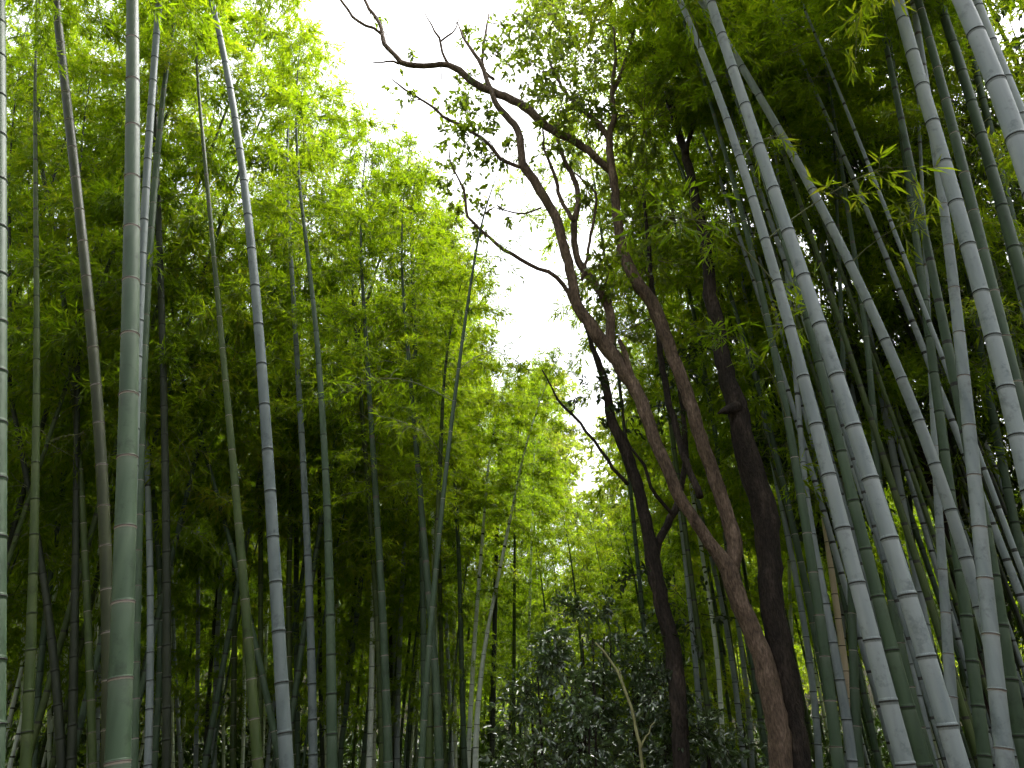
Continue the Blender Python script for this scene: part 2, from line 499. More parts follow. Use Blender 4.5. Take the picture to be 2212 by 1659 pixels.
def make_bamboo(label, group, path_fn, H, r_fn, mname, style, hf, segs, nodes_from_to, inter, plume=True,
                sprig_h=None, sprig_p=0.0, broken=False, plume_scale=1.0, nsplit=True):
    """path_fn(z)->xyz of the culm axis at height z above ground"""
    base = path_fn(0.0)
    z0 = float(ground_h(base[0], base[1]))
    root = thing('bamboo', label, 'bamboo', (base[0], base[1], z0), group)
    org = np.array([base[0], base[1], z0])
    # node heights
    hs_, z = [], rng.uniform(.05, inter)
    while z < H - .05:
        hs_.append(z)
        t = z / H
        z += inter * (.96 + .07 * min(z, 6)) * (1 - .5 * max(0, t - .55)) * rng.uniform(.94, 1.06)
    zs, fr, ndz = [-.15], [0], []
    for a, b in zip([0] + hs_, hs_ + [H]):
        for q in (.0 if a == 0 else .04, .35, .7, .96):
            zs.append(a + (b - a) * q); fr.append(q)
    zs.append(H); fr.append(1)
    zs = np.array(zs)
    pts = np.array([path_fn(max(0, z)) for z in zs]); pts[:, 2] = zs + z0
    rad = np.array([r_fn(z) for z in zs])
    v, f, s = sweep(pts - org, rad, segs)
    mi = None
    mats_ = [M[mname], M['node_dark'] if style == 'dark' else M['node_rust']]
    nz0, nz1 = nodes_from_to
    # rings without an object of their own: the short faces that span a node
    mi = np.zeros(len(s), int)
    for i in range(len(zs) - 1):
        if fr[i] == .96 and fr[i + 1] == .04 and not (nsplit and nz0 < zs[i] < nz1):
            mi[i * segs:(i + 1) * segs] = 1
    culm = link('culm', mesh_np('culm', v, f, s, mats_, mi, {'frac': np.repeat(fr, segs)}, True), root)
    if nsplit:
        nm = get_node(mname, style)
        for z in hs_:
            if nz0 < z < nz1:
                p = path_fn(z); t = path_fn(z + .05) - path_fn(z - .05) if z > .06 else np.array([0, 0, 1.])
                o = link('node', nm, culm)
                r = r_fn(z)
                o.location = (p[0] - org[0], p[1] - org[1], z)
                o.rotation_mode = 'QUATERNION'; o.rotation_quaternion = lookat_quat(t, rng.uniform(0, 6))
                o.scale = (r, r, r * (rng.uniform(.75, 1.0) if style == 'dark' else rng.uniform(.40, .55)))
    if sprig_h:
        for k, z in enumerate(hs_):
            if sprig_h[0] < z < sprig_h[1] and rng.random() < sprig_p:
                p = path_fn(z)
                sm, lm = SPRIGS[rng.integers(len(SPRIGS))]
                az = k * math.pi + rng.normal(0, .8)
                br = link('branch', sm, root)
                br.location = (p[0] - org[0] + math.cos(az) * r_fn(z) * .8, p[1] - org[1] + math.sin(az) * r_fn(z) * .8, z)
                br.rotation_euler = (rng.normal(0, .3), rng.uniform(-.35, .35), az)
                q = rng.uniform(.75, 1.15); br.scale = (q, q, q)
                lo = link('leaf_spray', lm, br); lo['kind'] = 'stuff'
    if plume:
        lm, bm = PLUMES[rng.integers(len(PLUMES))]
        a, b = path_fn(hf), path_fn(H)
        t = b - a; ln = np.linalg.norm(t)
        q = lookat_quat(t, rng.uniform(0, 6.28))
        sc = ln / 8.5
        for nm_, me in (('foliage', lm), ('branchwork', bm)):
            o = link(nm_, me, root); o['kind'] = 'stuff'
            o.location = (a[0] - org[0], a[1] - org[1], hf)
            o.rotation_mode = 'QUATERNION'; o.rotation_quaternion = q
            w = .5 + .5 * sc
            o.scale = (plume_scale * w, plume_scale * w, sc)
    return root

# traced culms: (points down the photo as (u, v), width in pixels at the lowest point, at the highest, colour, node style, label)
GL, GR, OL, DK, PA, TN, SL = 'glaucous', 'green', 'old', 'dark', 'pale', 'tan', 'slate'
T = []
def t(pts, wl, wh, m, style, label=None, **kw):
    T.append((pts, wl, wh, m, style, label, kw))
# ---- left of the path
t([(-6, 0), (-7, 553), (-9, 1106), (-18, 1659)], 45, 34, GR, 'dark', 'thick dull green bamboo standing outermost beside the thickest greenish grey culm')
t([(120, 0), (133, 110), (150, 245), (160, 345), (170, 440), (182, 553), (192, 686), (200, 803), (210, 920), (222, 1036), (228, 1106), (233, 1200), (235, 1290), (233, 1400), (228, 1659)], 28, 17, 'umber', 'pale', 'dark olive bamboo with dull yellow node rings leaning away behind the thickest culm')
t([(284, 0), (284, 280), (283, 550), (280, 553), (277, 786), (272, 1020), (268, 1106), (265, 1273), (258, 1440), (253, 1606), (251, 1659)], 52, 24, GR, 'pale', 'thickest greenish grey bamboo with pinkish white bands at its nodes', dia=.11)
t([(343, 0), (337, 100), (330, 200), (323, 300), (315, 400), (308, 483), (306, 553), (302, 686), (297, 820), (270, 1659)], 23, 15, SL, 'dark', 'shaded grey bamboo with bold dark nodes half hidden behind the thickest culm', dia=.08)
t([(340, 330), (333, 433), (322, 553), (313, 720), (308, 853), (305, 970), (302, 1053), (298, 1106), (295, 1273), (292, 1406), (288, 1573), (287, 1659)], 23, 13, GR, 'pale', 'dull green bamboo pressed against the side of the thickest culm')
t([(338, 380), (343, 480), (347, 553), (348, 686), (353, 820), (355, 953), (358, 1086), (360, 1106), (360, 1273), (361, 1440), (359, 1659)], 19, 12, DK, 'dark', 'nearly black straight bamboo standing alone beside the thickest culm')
t([(458, 0), (470, 67), (483, 133), (497, 200), (510, 267), (522, 333), (527, 383), (533, 450), (543, 533), (555, 686), (563, 820), (572, 886), (577, 970), (583, 1086), (587, 1106), (597, 1273), (605, 1373), (610, 1506), (615, 1606), (617, 1659)], 31, 12, SL, 'dark', 'tall curved bluish grey bamboo with dark rings rising past a crossing dark culm')
t([(462, 553), (472, 636), (480, 736), (490, 820), (497, 920), (503, 1003), (510, 1086), (515, 1106), (527, 1240), (535, 1340), (542, 1440), (550, 1523), (555, 1606), (557, 1659)], 24, 10, OL, 'pale', 'dark olive bamboo with faint nodes leaning beside the tall bluish grey culm')
t([(387, 796), (417, 886), (433, 936), (450, 1003), (473, 1086), (480, 1106), (493, 1156), (510, 1223), (535, 1330), (567, 1456), (583, 1523), (597, 1590), (602, 1659)], 16, 7, GR, 'pale', 'slender grey green bamboo slanting across the olive and bluish culms')
t([(628, 540), (633, 603), (637, 686), (640, 753), (648, 853), (653, 953), (658, 1053), (662, 1106), (667, 1240), (672, 1373), (675, 1506), (677, 1659)], 20, 9, SL, 'dark', 'light grey bamboo with evenly spaced dark rings and a small torn sheath')
t([(670, 586), (683, 720), (693, 836), (702, 953), (705, 1086), (708, 1106), (712, 1240), (715, 1406), (718, 1659)], 24, 9, GR, 'dark', 'dull green bamboo standing close beside the light grey ringed culm')
t([(83, 333), (103, 433), (113, 500), (122, 553), (133, 636), (143, 703), (153, 770), (158, 820), (163, 886), (170, 970), (173, 1086), (175, 1106), (183, 1240), (192, 1406), (195, 1540), (200, 1659)], 18, 8, OL, 'pale', 'slim olive bamboo with leafy shoots leaning outward behind the dark olive culm')
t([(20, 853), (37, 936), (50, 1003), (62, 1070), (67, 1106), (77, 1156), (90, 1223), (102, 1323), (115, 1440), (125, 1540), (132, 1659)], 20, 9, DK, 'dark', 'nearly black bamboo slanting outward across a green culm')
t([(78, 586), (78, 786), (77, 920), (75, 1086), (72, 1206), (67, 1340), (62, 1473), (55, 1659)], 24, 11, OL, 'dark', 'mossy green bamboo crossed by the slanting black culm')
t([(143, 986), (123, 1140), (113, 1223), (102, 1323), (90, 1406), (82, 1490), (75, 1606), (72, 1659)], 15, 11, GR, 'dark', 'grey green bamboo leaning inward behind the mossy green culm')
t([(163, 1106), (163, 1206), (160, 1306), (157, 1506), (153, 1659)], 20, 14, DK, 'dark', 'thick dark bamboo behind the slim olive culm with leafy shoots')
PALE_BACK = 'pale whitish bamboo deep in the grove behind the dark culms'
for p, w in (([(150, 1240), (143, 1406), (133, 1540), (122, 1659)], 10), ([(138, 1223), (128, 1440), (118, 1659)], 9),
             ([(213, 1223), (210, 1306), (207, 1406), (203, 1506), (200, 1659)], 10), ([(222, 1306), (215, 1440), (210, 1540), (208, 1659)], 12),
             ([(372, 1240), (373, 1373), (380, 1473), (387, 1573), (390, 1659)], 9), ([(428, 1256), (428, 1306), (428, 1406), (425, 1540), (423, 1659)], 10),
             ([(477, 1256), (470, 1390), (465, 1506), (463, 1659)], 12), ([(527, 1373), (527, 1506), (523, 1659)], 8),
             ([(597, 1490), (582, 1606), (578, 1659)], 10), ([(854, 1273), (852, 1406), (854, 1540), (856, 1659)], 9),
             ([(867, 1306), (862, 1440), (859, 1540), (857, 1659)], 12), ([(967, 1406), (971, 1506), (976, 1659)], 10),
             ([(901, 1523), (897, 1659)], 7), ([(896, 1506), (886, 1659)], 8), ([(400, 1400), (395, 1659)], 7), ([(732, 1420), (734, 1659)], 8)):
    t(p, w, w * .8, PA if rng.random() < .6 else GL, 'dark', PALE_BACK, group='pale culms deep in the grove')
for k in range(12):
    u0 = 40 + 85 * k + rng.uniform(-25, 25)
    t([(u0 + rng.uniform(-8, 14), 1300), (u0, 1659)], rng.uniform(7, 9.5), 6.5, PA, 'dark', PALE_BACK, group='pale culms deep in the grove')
t([(322, 1140), (323, 1273), (325, 1406), (323, 1540), (318, 1659)], 17, 13, GL, 'dark', 'grey green bamboo just before the nearly black straight culm')
t([(337, 1123), (345, 1240), (347, 1340), (346, 1440), (338, 1573), (333, 1659)], 15, 11, GR, 'pale', 'bowed pale green bamboo touching the nearly black straight culm')
t([(483, 1173), (467, 1290), (460, 1390), (450, 1540), (443, 1659)], 10, 7, DK, 'dark', 'thin black bamboo tilting inward among whitish culms')
t([(507, 1206), (507, 1373), (505, 1506), (503, 1659)], 13, 10, OL, 'pale', 'upright brownish olive bamboo beside the dark olive leaning culm')
t([(563, 1173), (563, 1340), (562, 1506), (560, 1659)], 14, 10, OL, 'dark', 'dark green bamboo hidden behind the crossing culms')
t([(627, 1140), (623, 1273), (625, 1406), (633, 1659)], 14, 11, OL, 'pale', 'olive bamboo wedged between bluish grey and light grey culms')
t([(640, 1140), (640, 1306), (643, 1659)], 13, 10, GR, 'dark', 'dull grey green bamboo right behind the light grey ringed culm')
t([(690, 1273), (693, 1506), (697, 1659)], 10, 8, DK, 'dark', 'thin dark bamboo between light grey and dull green culms')
t([(812, 980), (809, 1140), (804, 1273), (806, 1373), (801, 1506), (797, 1659)], 13, 8, PA, 'dark', 'brightest white bamboo with thin dark rings among green culms')
t([(799, 1106), (807, 1240), (816, 1340), (819, 1473), (826, 1659)], 15, 11, OL, 'dark', 'dark green bamboo beside the brightest white culm')
t([(817, 1140), (824, 1273), (831, 1406), (836, 1540), (839, 1659)], 20, 14, GR, 'pale', 'stout grey green bamboo close beside the brightest white culm')
t([(841, 1140), (842, 1306), (846, 1440), (847, 1659)], 9, 7, DK, 'dark', 'thin black bamboo touching the stout grey green culm')
t([(888, 500), (893, 600), (897, 720), (900, 853), (903, 986), (907, 1103), (912, 1240), (917, 1340), (918, 1473), (915, 1600), (912, 1659)], 15, 8, GR, 'dark', 'tall dark blue green bamboo standing before bright foliage')
t([(1027, 553), (1010, 653), (997, 736), (990, 803), (982, 870), (974, 936), (967, 1003), (955, 1086), (951, 1106), (942, 1206), (937, 1290), (931, 1373), (924, 1440), (916, 1540), (909, 1659)], 15, 5, GR, 'pale', 'thin tapering bamboo leaning over the path with bare side branches against the sky', dia=.062, sp=(4, 8.5, .55), H=9.0, nofol=True)
t([(924, 820), (927, 953), (934, 1053), (936, 1200), (940, 1400), (944, 1659)], 11, 7, PA, 'dark', 'faint pale bamboo in the bright foliage behind the thin leaning culm')
t([(937, 1406), (944, 1506), (949, 1659)], 20, 16, GR, 'pale', 'stout dull green bamboo at the foot of the leaning culm')
t([(933, 1420), (929, 1540), (927, 1659)], 18, 15, OL, 'dark', 'stout olive bamboo crossing behind the leaning culm')
t([(951, 1306), (954, 1440), (961, 1659)], 11, 9, OL, 'dark', 'slim dark green bamboo next to the stout dull green culm')
t([(986, 1106), (989, 1190), (994, 1240), (994, 1373), (999, 1473), (1004, 1659)], 13, 8, GR, 'dark', 'grey green bamboo with a dark knot high on its stem')
t([(1031, 1306), (1022, 1440), (1016, 1540), (1011, 1659)], 11, 8, PA, 'dark', 'pale bamboo leaning inward, the first of a close whitish pair')
t([(1061, 1323), (1047, 1406), (1034, 1506), (1027, 1659)], 13, 8, PA, 'dark', 'pale bamboo leaning inward next to the dark snapped stem')
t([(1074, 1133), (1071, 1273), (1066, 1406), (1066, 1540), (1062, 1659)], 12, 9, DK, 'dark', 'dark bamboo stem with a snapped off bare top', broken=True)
t([(1137, 1556), (1134, 1659)], 8, 7, PA, 'dark', 'short visible pale culm at the edge of the glossy shrubs')
t([(1110, 1473), (1109, 1659)], 9, 8, OL, 'dark', 'dim olive culm beside the glossy shrubs')
t([(1304, 1523), (1302, 1659)], 6, 5, PA, 'dark', 'thin pale culm inside the dark glossy shrubs')
# ---- right of the path
t([(1535, 0), (1551, 57), (1571, 110), (1588, 157), (1608, 217), (1618, 253), (1638, 317), (1651, 343), (1665, 393), (1678, 430), (1695, 483), (1721, 553), (1741, 616), (1775, 713), (1811, 820), (1845, 920), (1880, 1026), (1901, 1106), (1913, 1139), (1950, 1249), (1983, 1359), (2018, 1473), (2055, 1583), (2071, 1659)], 43, 19, GL, 'dark', 'longest thick bluish grey bamboo leaning towards the path with black rings', sp=(5.2, 8, .25))
t([(1508, 0), (1578, 97), (1601, 140), (1635, 193), (1661, 240), (1691, 293), (1715, 337), (1735, 370), (1761, 427), (1785, 473), (1808, 520), (1825, 553), (1851, 610), (1885, 683), (1925, 773), (1965, 863), (2001, 956), (2078, 1149), (2105, 1249), (2118, 1306), (2150, 1440), (2190, 1659)], 31, 13, GL, 'dark', 'strongly slanting grey bamboo crossing behind upright culms', sp=(5.0, 8.5, .4))
t([(1491, 57), (1508, 90), (1541, 160), (1571, 257), (1591, 333), (1625, 440), (1665, 553), (1681, 613), (1708, 703), (1731, 790), (1755, 886), (1778, 980), (1803, 1076), (1811, 1106), (1828, 1176), (1855, 1279), (1881, 1379), (1913, 1483), (1941, 1586), (1958, 1659)], 40, 9, GL, 'dark', 'thick grey bamboo leaning parallel to the longest bluish culm', sp=(4.6, 8, .5))
t([(1705, 553), (1718, 603), (1748, 703), (1778, 816), (1808, 940), (1838, 1063), (1848, 1106), (1870, 1179), (1895, 1289), (1926, 1406), (1963, 1526), (1998, 1659)], 33, 14, GR, 'dark', 'greenish grey bamboo between two thick parallel leaning culms')
t([(1861, 663), (1875, 753), (1881, 820), (1891, 903), (1897, 1053), (1902, 1139), (1911, 1209), (1931, 1306), (1951, 1399), (1971, 1499), (1991, 1606)], 25, 11, GR, 'pale', 'dark green bamboo running beneath the longest bluish culm')
t([(1688, 83), (1705, 167), (1720, 250), (1731, 317), (1741, 360), (1765, 467), (1783, 553), (1801, 653), (1815, 736), (1835, 836), (1855, 920), (1895, 1110), (1960, 1400), (2020, 1659)], 18, 8, GL, 'dark', 'slim mottled grey bamboo seen through leaves behind the longest culm', sp=(4.2, 9, .7))
t([(1721, 33), (1741, 93), (1758, 167), (1775, 253), (1791, 317), (1808, 383), (1821, 450), (1840, 553), (1870, 690), (1885, 753), (1905, 870), (1925, 970), (1945, 1053), (1951, 1106), (1963, 1146), (1978, 1236), (1995, 1319), (2011, 1406), (2025, 1473), (2050, 1659)], 20, 8, GL, 'dark', 'slim grey green bamboo with leafy shoots rising behind the slanting culm', sp=(4.2, 9, .7))
t([(1908, 0), (1921, 83), (1931, 167), (1941, 240), (1955, 317), (1961, 400), (1971, 467), (1983, 553), (2005, 676), (2015, 786), (2031, 903), (2045, 1013), (2056, 1106), (2065, 1173), (2075, 1239), (2091, 1356), (2105, 1473), (2121, 1589), (2130, 1659)], 28, 9, GR, 'dark', 'brownish grey bamboo crossing in front of the slanting culm', sp=(5.5, 8.5, .3))
t([(2028, 383), (2038, 450), (2048, 533), (2055, 553), (2063, 630), (2071, 720), (2080, 816), (2090, 916), (2101, 1020), (2110, 1106), (2116, 1129), (2126, 1239), (2140, 1356), (2153, 1469), (2163, 1586), (2170, 1659)], 38, 18, GL, 'pale', 'thick smooth bluish grey bamboo with pale faint rings')
t([(1938, 0), (1945, 20), (1968, 103), (1995, 200), (2015, 267), (2041, 357), (2065, 443), (2091, 533), (2098, 553), (2120, 633), (2145, 726), (2168, 823), (2191, 920), (2208, 986), (2240, 1130)], 37, 24, GL, 'dark', 'thick spotted grey bamboo with bold black rings above the smooth bluish culm', dia=.115)
t([(1981, 0), (2001, 50), (2015, 110), (2038, 200), (2058, 283), (2081, 377), (2108, 467), (2128, 553), (2141, 620), (2161, 703), (2185, 803), (2208, 886), (2250, 1050)], 31, 15, GR, 'pale', 'dull green bamboo with pale rings close behind the spotted grey culm')
t([(2028, 0), (2041, 43), (2075, 143), (2108, 250), (2141, 367), (2175, 483), (2195, 553), (2225, 660)], 26, 17, GR, 'dark', 'shaded brownish grey bamboo between the spotted culm and the thickest leaning one')
t([(2078, 0), (2118, 100), (2168, 213), (2205, 333), (2260, 500)], 46, 33, GL, 'dark', 'thickest leaning grey bamboo high at the outer edge of the clump', dia=.115)
t([(2108, 0), (2141, 100), (2175, 167), (2260, 380)], 27, 21, GL, 'dark', 'grey bamboo tucked behind the thickest leaning culm')
t([(2091, 83), (2108, 150), (2125, 217), (2145, 317), (2168, 393), (2185, 467), (2205, 560)], 18, 12, GR, 'dark', 'slim dark bamboo seen against speckled sky behind the thickest leaning culm')
t([(2015, 886), (2021, 986), (2025, 1106), (2035, 1173), (2038, 1266), (2045, 1366), (2051, 1459), (2058, 1539), (2065, 1659)], 27, 12, GL, 'pale', 'upright slate grey bamboo behind the brownish grey culm')
t([(2085, 570), (2101, 653), (2115, 736), (2128, 820), (2141, 886), (2158, 970), (2178, 1053), (2188, 1122), (2201, 1173), (2215, 1250)], 20, 12, GR, 'dark', 'slim green bamboo between two thick bluish grey culms')
t([(2125, 1130), (2141, 1206), (2161, 1339), (2178, 1456), (2201, 1556), (2220, 1659)], 33, 24, GR, 'dark', 'shaded slate green bamboo behind the thick smooth bluish culm')
t([(1575, 350), (1591, 433), (1618, 533), (1631, 570), (1648, 643), (1668, 740), (1688, 820), (1705, 906), (1718, 993), (1731, 1086), (1735, 1106), (1745, 1173), (1758, 1266), (1775, 1373), (1788, 1449), (1798, 1546), (1811, 1646)], 26, 9, GR, 'pale', 'tall grey green bamboo standing nearest the dark tree trunks', sp=(4.5, 9, .5))
t([(1735, 1000), (1748, 1106), (1761, 1183), (1776, 1266), (1791, 1353), (1808, 1436), (1825, 1526), (1838, 1606), (1843, 1659)], 23, 12, GL, 'dark', 'bluish bamboo just before the beige dead culm')
t([(1745, 886), (1755, 953), (1768, 1036), (1778, 1106), (1786, 1149), (1796, 1226), (1805, 1299), (1815, 1379), (1828, 1456), (1835, 1506)], 15, 11, TN, 'dark', 'beige dead bamboo among grey culms', nofol=True)
t([(1555, 580), (1578, 636), (1601, 703), (1621, 770), (1638, 836), (1655, 903), (1671, 970), (1688, 1036), (1705, 1106), (1721, 1156), (1738, 1239), (1748, 1306), (1775, 1450)], 17, 8, GR, 'pale', 'teal green slender bamboo curving up beside the dark tree trunk')
t([(1615, 620), (1625, 720), (1631, 820), (1636, 903), (1641, 953), (1655, 1100)], 12, 9, GR, 'dark', 'short visible green culm crossing the teal slender bamboo')
t([(1640, 840), (1655, 920), (1671, 1003), (1685, 1086), (1691, 1106), (1705, 1173), (1720, 1249), (1731, 1306), (1741, 1389), (1751, 1439), (1758, 1506), (1770, 1659)], 16, 9, GL, 'dark', 'bluish slender bamboo next to the dark tree trunk')
t([(1835, 1130), (1838, 1223), (1841, 1323), (1843, 1406), (1846, 1499), (1851, 1583), (1855, 1659)], 23, 13, GR, 'pale', 'upright grey green bamboo with pale rings amid leaning culms')
t([(2061, 1256), (2075, 1406), (2088, 1539), (2098, 1659)], 15, 12, OL, 'dark', 'dark green bamboo beside the brownish grey culm')
t([(2108, 886), (2128, 970), (2151, 1106), (2161, 1190), (2171, 1273), (2185, 1373)], 12, 10, DK, 'dark', 'thin black bamboo before bright leaves behind the bluish culms')
t([(2038, 803), (2058, 953), (2075, 1106), (2092, 1250)], 12, 10, DK, 'dark', 'thin dark bamboo behind the thick smooth bluish culm')
t([(1958, 920), (1968, 1106), (1978, 1250)], 10, 8, DK, 'dark', 'thin dark bamboo behind the slim leafy grey green culm')
PALE_R = 'pale ivy touched bamboo behind the brown tree trunks'
for p, w in (([(1481, 1206), (1488, 1306), (1501, 1406), (1511, 1523), (1515, 1606)], 13), ([(1545, 1239), (1558, 1306), (1575, 1389), (1585, 1456), (1595, 1540)], 12),
             ([(1531, 1289), (1545, 1373), (1551, 1456), (1561, 1606)], 11), ([(1598, 1373), (1608, 1456), (1618, 1539), (1625, 1659)], 12),
             ([(1706, 1273), (1708, 1339), (1711, 1406)], 9)):
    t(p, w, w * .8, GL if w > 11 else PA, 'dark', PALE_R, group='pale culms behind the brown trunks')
t([(1771, 167), (1778, 217), (1788, 333), (1791, 400), (1795, 467)], 8, 6, GL, 'dark', 'thinnest grey culm among the leaves beside the slim leafy bamboo', sp=(4.5, 10, .6))
t([(1968, 167), (1975, 233), (1988, 333), (1995, 433), (2001, 553), (2015, 700)], 11, 7, GL, 'dark', 'thin pale bamboo rising beside the brownish grey culm')
t([(2140, 560), (2148, 586), (2168, 670), (2188, 736), (2210, 850)], 17, 13, OL, 'dark', 'dim brownish bamboo outside the dull green culm with pale rings')
t([(2170, 480), (2188, 553), (2208, 630), (2230, 730)], 22, 18, GL, 'dark', 'grey bamboo outermost of the leaning clump under the thickest culm')

SKY = [(600, -400), (600, -50), (700, 110), (760, 190), (900, 310), (960, 400), (1040, 540), (1080, 760), (1130, 800), (1180, 730), (1290, 760),
       (1320, 600), (1290, 450), (1250, 330), (1150, 200), (1090, 100), (1060, -50), (1060, -400)]
GAP = [(1215, 920), (1290, 880), (1320, 980), (1290, 1050), (1235, 1050)]
def inside(u, v, poly):
    c = False
    for i in range(len(poly)):
        (x1, y1), (x2, y2) = poly[i - 1], poly[i]
        if (y1 > v) != (y2 > v) and u < (x2 - x1) * (v - y1) / (y2 - y1) + x1:
            c = not c
    return c

BASES = []
for (pts, wl, wh, m, style, label, kw) in T:
    dia = kw.get('dia') or (.112 if wl >= 35 else .104 if wl >= 20 else .094 if wl >= 12 else .082)
    lo, hi = pts[-1], pts[0]
    z_lo = dia * FPX / wl
    P0 = at_depth(lo[0], lo[1], z_lo)
    Y = P0[1]
    W = np.array([at_plane(u, v, Y) for u, v in pts])
    zz, xx = W[:, 2], W[:, 0]
    deg = 1 if len(pts) < 3 else 2 if len(pts) < 6 else 3
    cf = np.polyfit(zz, xx, deg)
    zlo, zhi = zz.min(), zz.max()
    d_hi = np.clip(wh * project(W[0])[2] / FPX, .5 * dia, 1.0 * dia)
    broken = kw.get('broken')
    H = kw.get('H') or (zhi if broken else max(zhi + 3, rng.uniform(12.5, 15.5)))
    sl_lo, sl_hi = np.polyval(np.polyder(cf), zlo), np.polyval(np.polyder(cf), zhi)
    sl_lo = np.clip(sl_lo, -.18, .18); sl_hi = np.clip(sl_hi, -.3, .3)
    side = -1 if P0[0] > .9 else 1
    Hh = [H]
    def path_fn(z, cf=cf, zlo=zlo, zhi=zhi, sl_lo=sl_lo, sl_hi=sl_hi, Y=Y, Hh=Hh, side=side):
        H = Hh[0]
        if z < zlo: x = np.polyval(cf, zlo) + (z - zlo) * sl_lo
        elif z > zhi: x = np.polyval(cf, zhi) + (z - zhi) * sl_hi
        else: x = np.polyval(cf, z)
        q = max(0, z - max(zhi, .7 * H)) / (H - max(zhi, .7 * H) + .01)
        return np.array([x + side * .35 * q ** 2 * min(1, max(0, H - zhi) / 3), Y, z])
    def r_fn(z, dia=dia, d_hi=d_hi, zlo=zlo, zhi=zhi, Hh=Hh, broken=broken):
        H = Hh[0]
        if z <= zhi:
            k = (z - zlo) / max(zhi - zlo, .1)
            return .5 * (dia + (d_hi - dia) * max(k, -.3))
        if broken: return .5 * d_hi
        k = min(1, (z - zhi) / (H - zhi + .01))
        return max(.006, .5 * d_hi * (1 - k ** 1.3 * .95))
    near = z_lo < 8.6
    hf = kw.get('hf') or (max(7.2, Y * 1.38 + 1.6) if near else rng.uniform(4.8, 6.5) if P0[0] < 0 else rng.uniform(5.0, 6.5))
    hf = min(hf, H - 4)
    zt = zhi + .3
    sp = kw.get('sp')
    # keep the crown out of the open sky
    plume = not (broken or kw.get('nofol'))
    if plume:
        def clear(Hq):
            for q in np.linspace(min(hf, Hq - 2), Hq, 10):
                u, v, _ = project(path_fn(q))
                if inside(u, v, SKY) or inside(u, v, GAP): return False
            return True
        while H > zhi + .4 and not clear(H):
            H -= .35; Hh[0] = H
        hf = min(hf, max(H - 4, 2.8))
        plume = H - hf > 2.4
    make_bamboo(label, kw.get('group', 'bamboo culms lining the path'), path_fn, H, r_fn, m, style, hf, 18 if near else 12,
                (max(.2, zlo - .25), zt), .33 if dia > .1 else .30, plume, sp[:2] if sp else None, sp[2] if sp else 0, broken)
    b = path_fn(0); BASES.append((b[0], b[1]))

# ------------------------------------------------------------------ untraced bamboo filling the grove
def left_edge(y):  return -1.9 + .11 * max(0, y - 4)
def right_edge(y): return 3.0 if y < 9 else 3.0 - .06 * (y - 9)
def crown_clear(path_fn, hf, H, rr):
    for q in np.linspace(hf, H, 9):
        p = path_fn(q)
        for s in (-1, 0, 1):
            u, v, z = project(p + np.array([s * rr, 0, 0]))
            if z > 0 and (inside(u, v, SKY) or inside(u, v, GAP)): return False
    return True
def filler(x, y, H, hf, lean, droop, m, style, label, group, ps=1.0, force=False, dia=None):
    la, lb = lean
    dia = dia or rng.uniform(.065, .10)
    def pf(z):
        q = z / H
        return np.array([x + la * z + droop * q ** 3.5, y + lb * z, z])
    if not force and not crown_clear(pf, hf, H, .55): return False
    def rf(z):
        q = z / H
        return max(.006, .5 * dia * (1 - .35 * q - .58 * q ** 3))
    make_bamboo(label, group, pf, H, rf, m, style, hf, 9, (0, 0), .30, True, plume_scale=ps, nsplit=False)
    BASES.append((x, y))
    return True

CN = {GR: 'grey green', OL: 'dark olive', DK: 'blackish', GL: 'bluish grey', PA: 'whitish', SL: 'slate grey'}
# crowns that draw the skyline on the left: (tip u, tip v, distance)
for (u, v, Y) in ((560, -160, 9.5), (640, -90, 10), (660, 60, 10.5), (715, 130, 11), (800, 240, 12), (880, 330, 13), (905, 350, 12), (960, 470, 14), (985, 540, 15),
                  (1015, 610, 16), (1035, 700, 17.5), (1045, 800, 19), (1020, 640, 18), (1090, 860, 21), (1150, 920, 24), (1175, 1000, 26), (1110, 930, 20), (1060, 1000, 17), (1130, 830, 25), (1165, 800, 29), (1190, 880, 27), (1150, 890, 22)):
    tip = at_plane(u, v, Y)
    H = tip[2]
    mm_ = GR if rng.random() < .5 else OL
    filler(tip[0] - 1.3, Y, H, max(2.6, H * .30), (.02, 0), 1.0, mm_, 'dark',
           'leafy %s bamboo whose bright crown borders the open sky over the path' % CN[mm_], 'bamboo crowns along the edge of the sky', 1.05, True)
for (u, v, Y) in ((1240, -170, 11), (1330, 20, 12), (1400, 120, 12.5), (1450, -40, 10.5), (1190, -110, 13), (1345, 230, 15), (1400, 330, 16), (1450, 470, 17), (1420, 700, 21), (1480, 250, 13)):
    tip = at_plane(u, v, Y)
    H = tip[2]
    mm_ = GR if rng.random() < .5 else OL
    filler(tip[0] + 1.2, Y, H, max(4.5, H * .42), (-.02, 0), -.9, mm_, 'dark',
           'leafy %s bamboo whose crown mingles with the limbs of the brown tree' % CN[mm_], 'bamboo crowns mingling with the brown tree', 1.0, True)
cnt = 0
tries = 0
while cnt < 68 and tries < 4000:
    tries += 1
    y = rng.uniform(9, 27); x = left_edge(y) - abs(rng.normal(0, 1)) * 1.0 - rng.uniform(0, 13.5) * min(1, y / 14)
    if x < -.72 * y - 2.5 or min((x - a) ** 2 + (y - b) ** 2 for a, b in BASES) < .75: continue
    H = rng.uniform(11.5, 15.5) if y > 16 else rng.uniform(14.5, 18)
    mm_ = (GR, OL, DK, GL, PA)[rng.choice(5, p=[.3, .3, .15, .15, .1] if y < 13 else [.15, .15, .1, .25, .35])]
    if filler(x, y, H, rng.uniform(2.6, 4.6) - .06 * max(0, y - 12), (rng.normal(-.015, .018), rng.normal(0, .025)), rng.uniform(-.6, .9),
              mm_, 'dark',
              'leafy %s bamboo filling the grove behind the thickest culm' % CN[mm_], 'bamboo filling the grove behind the thickest culm'): cnt += 1
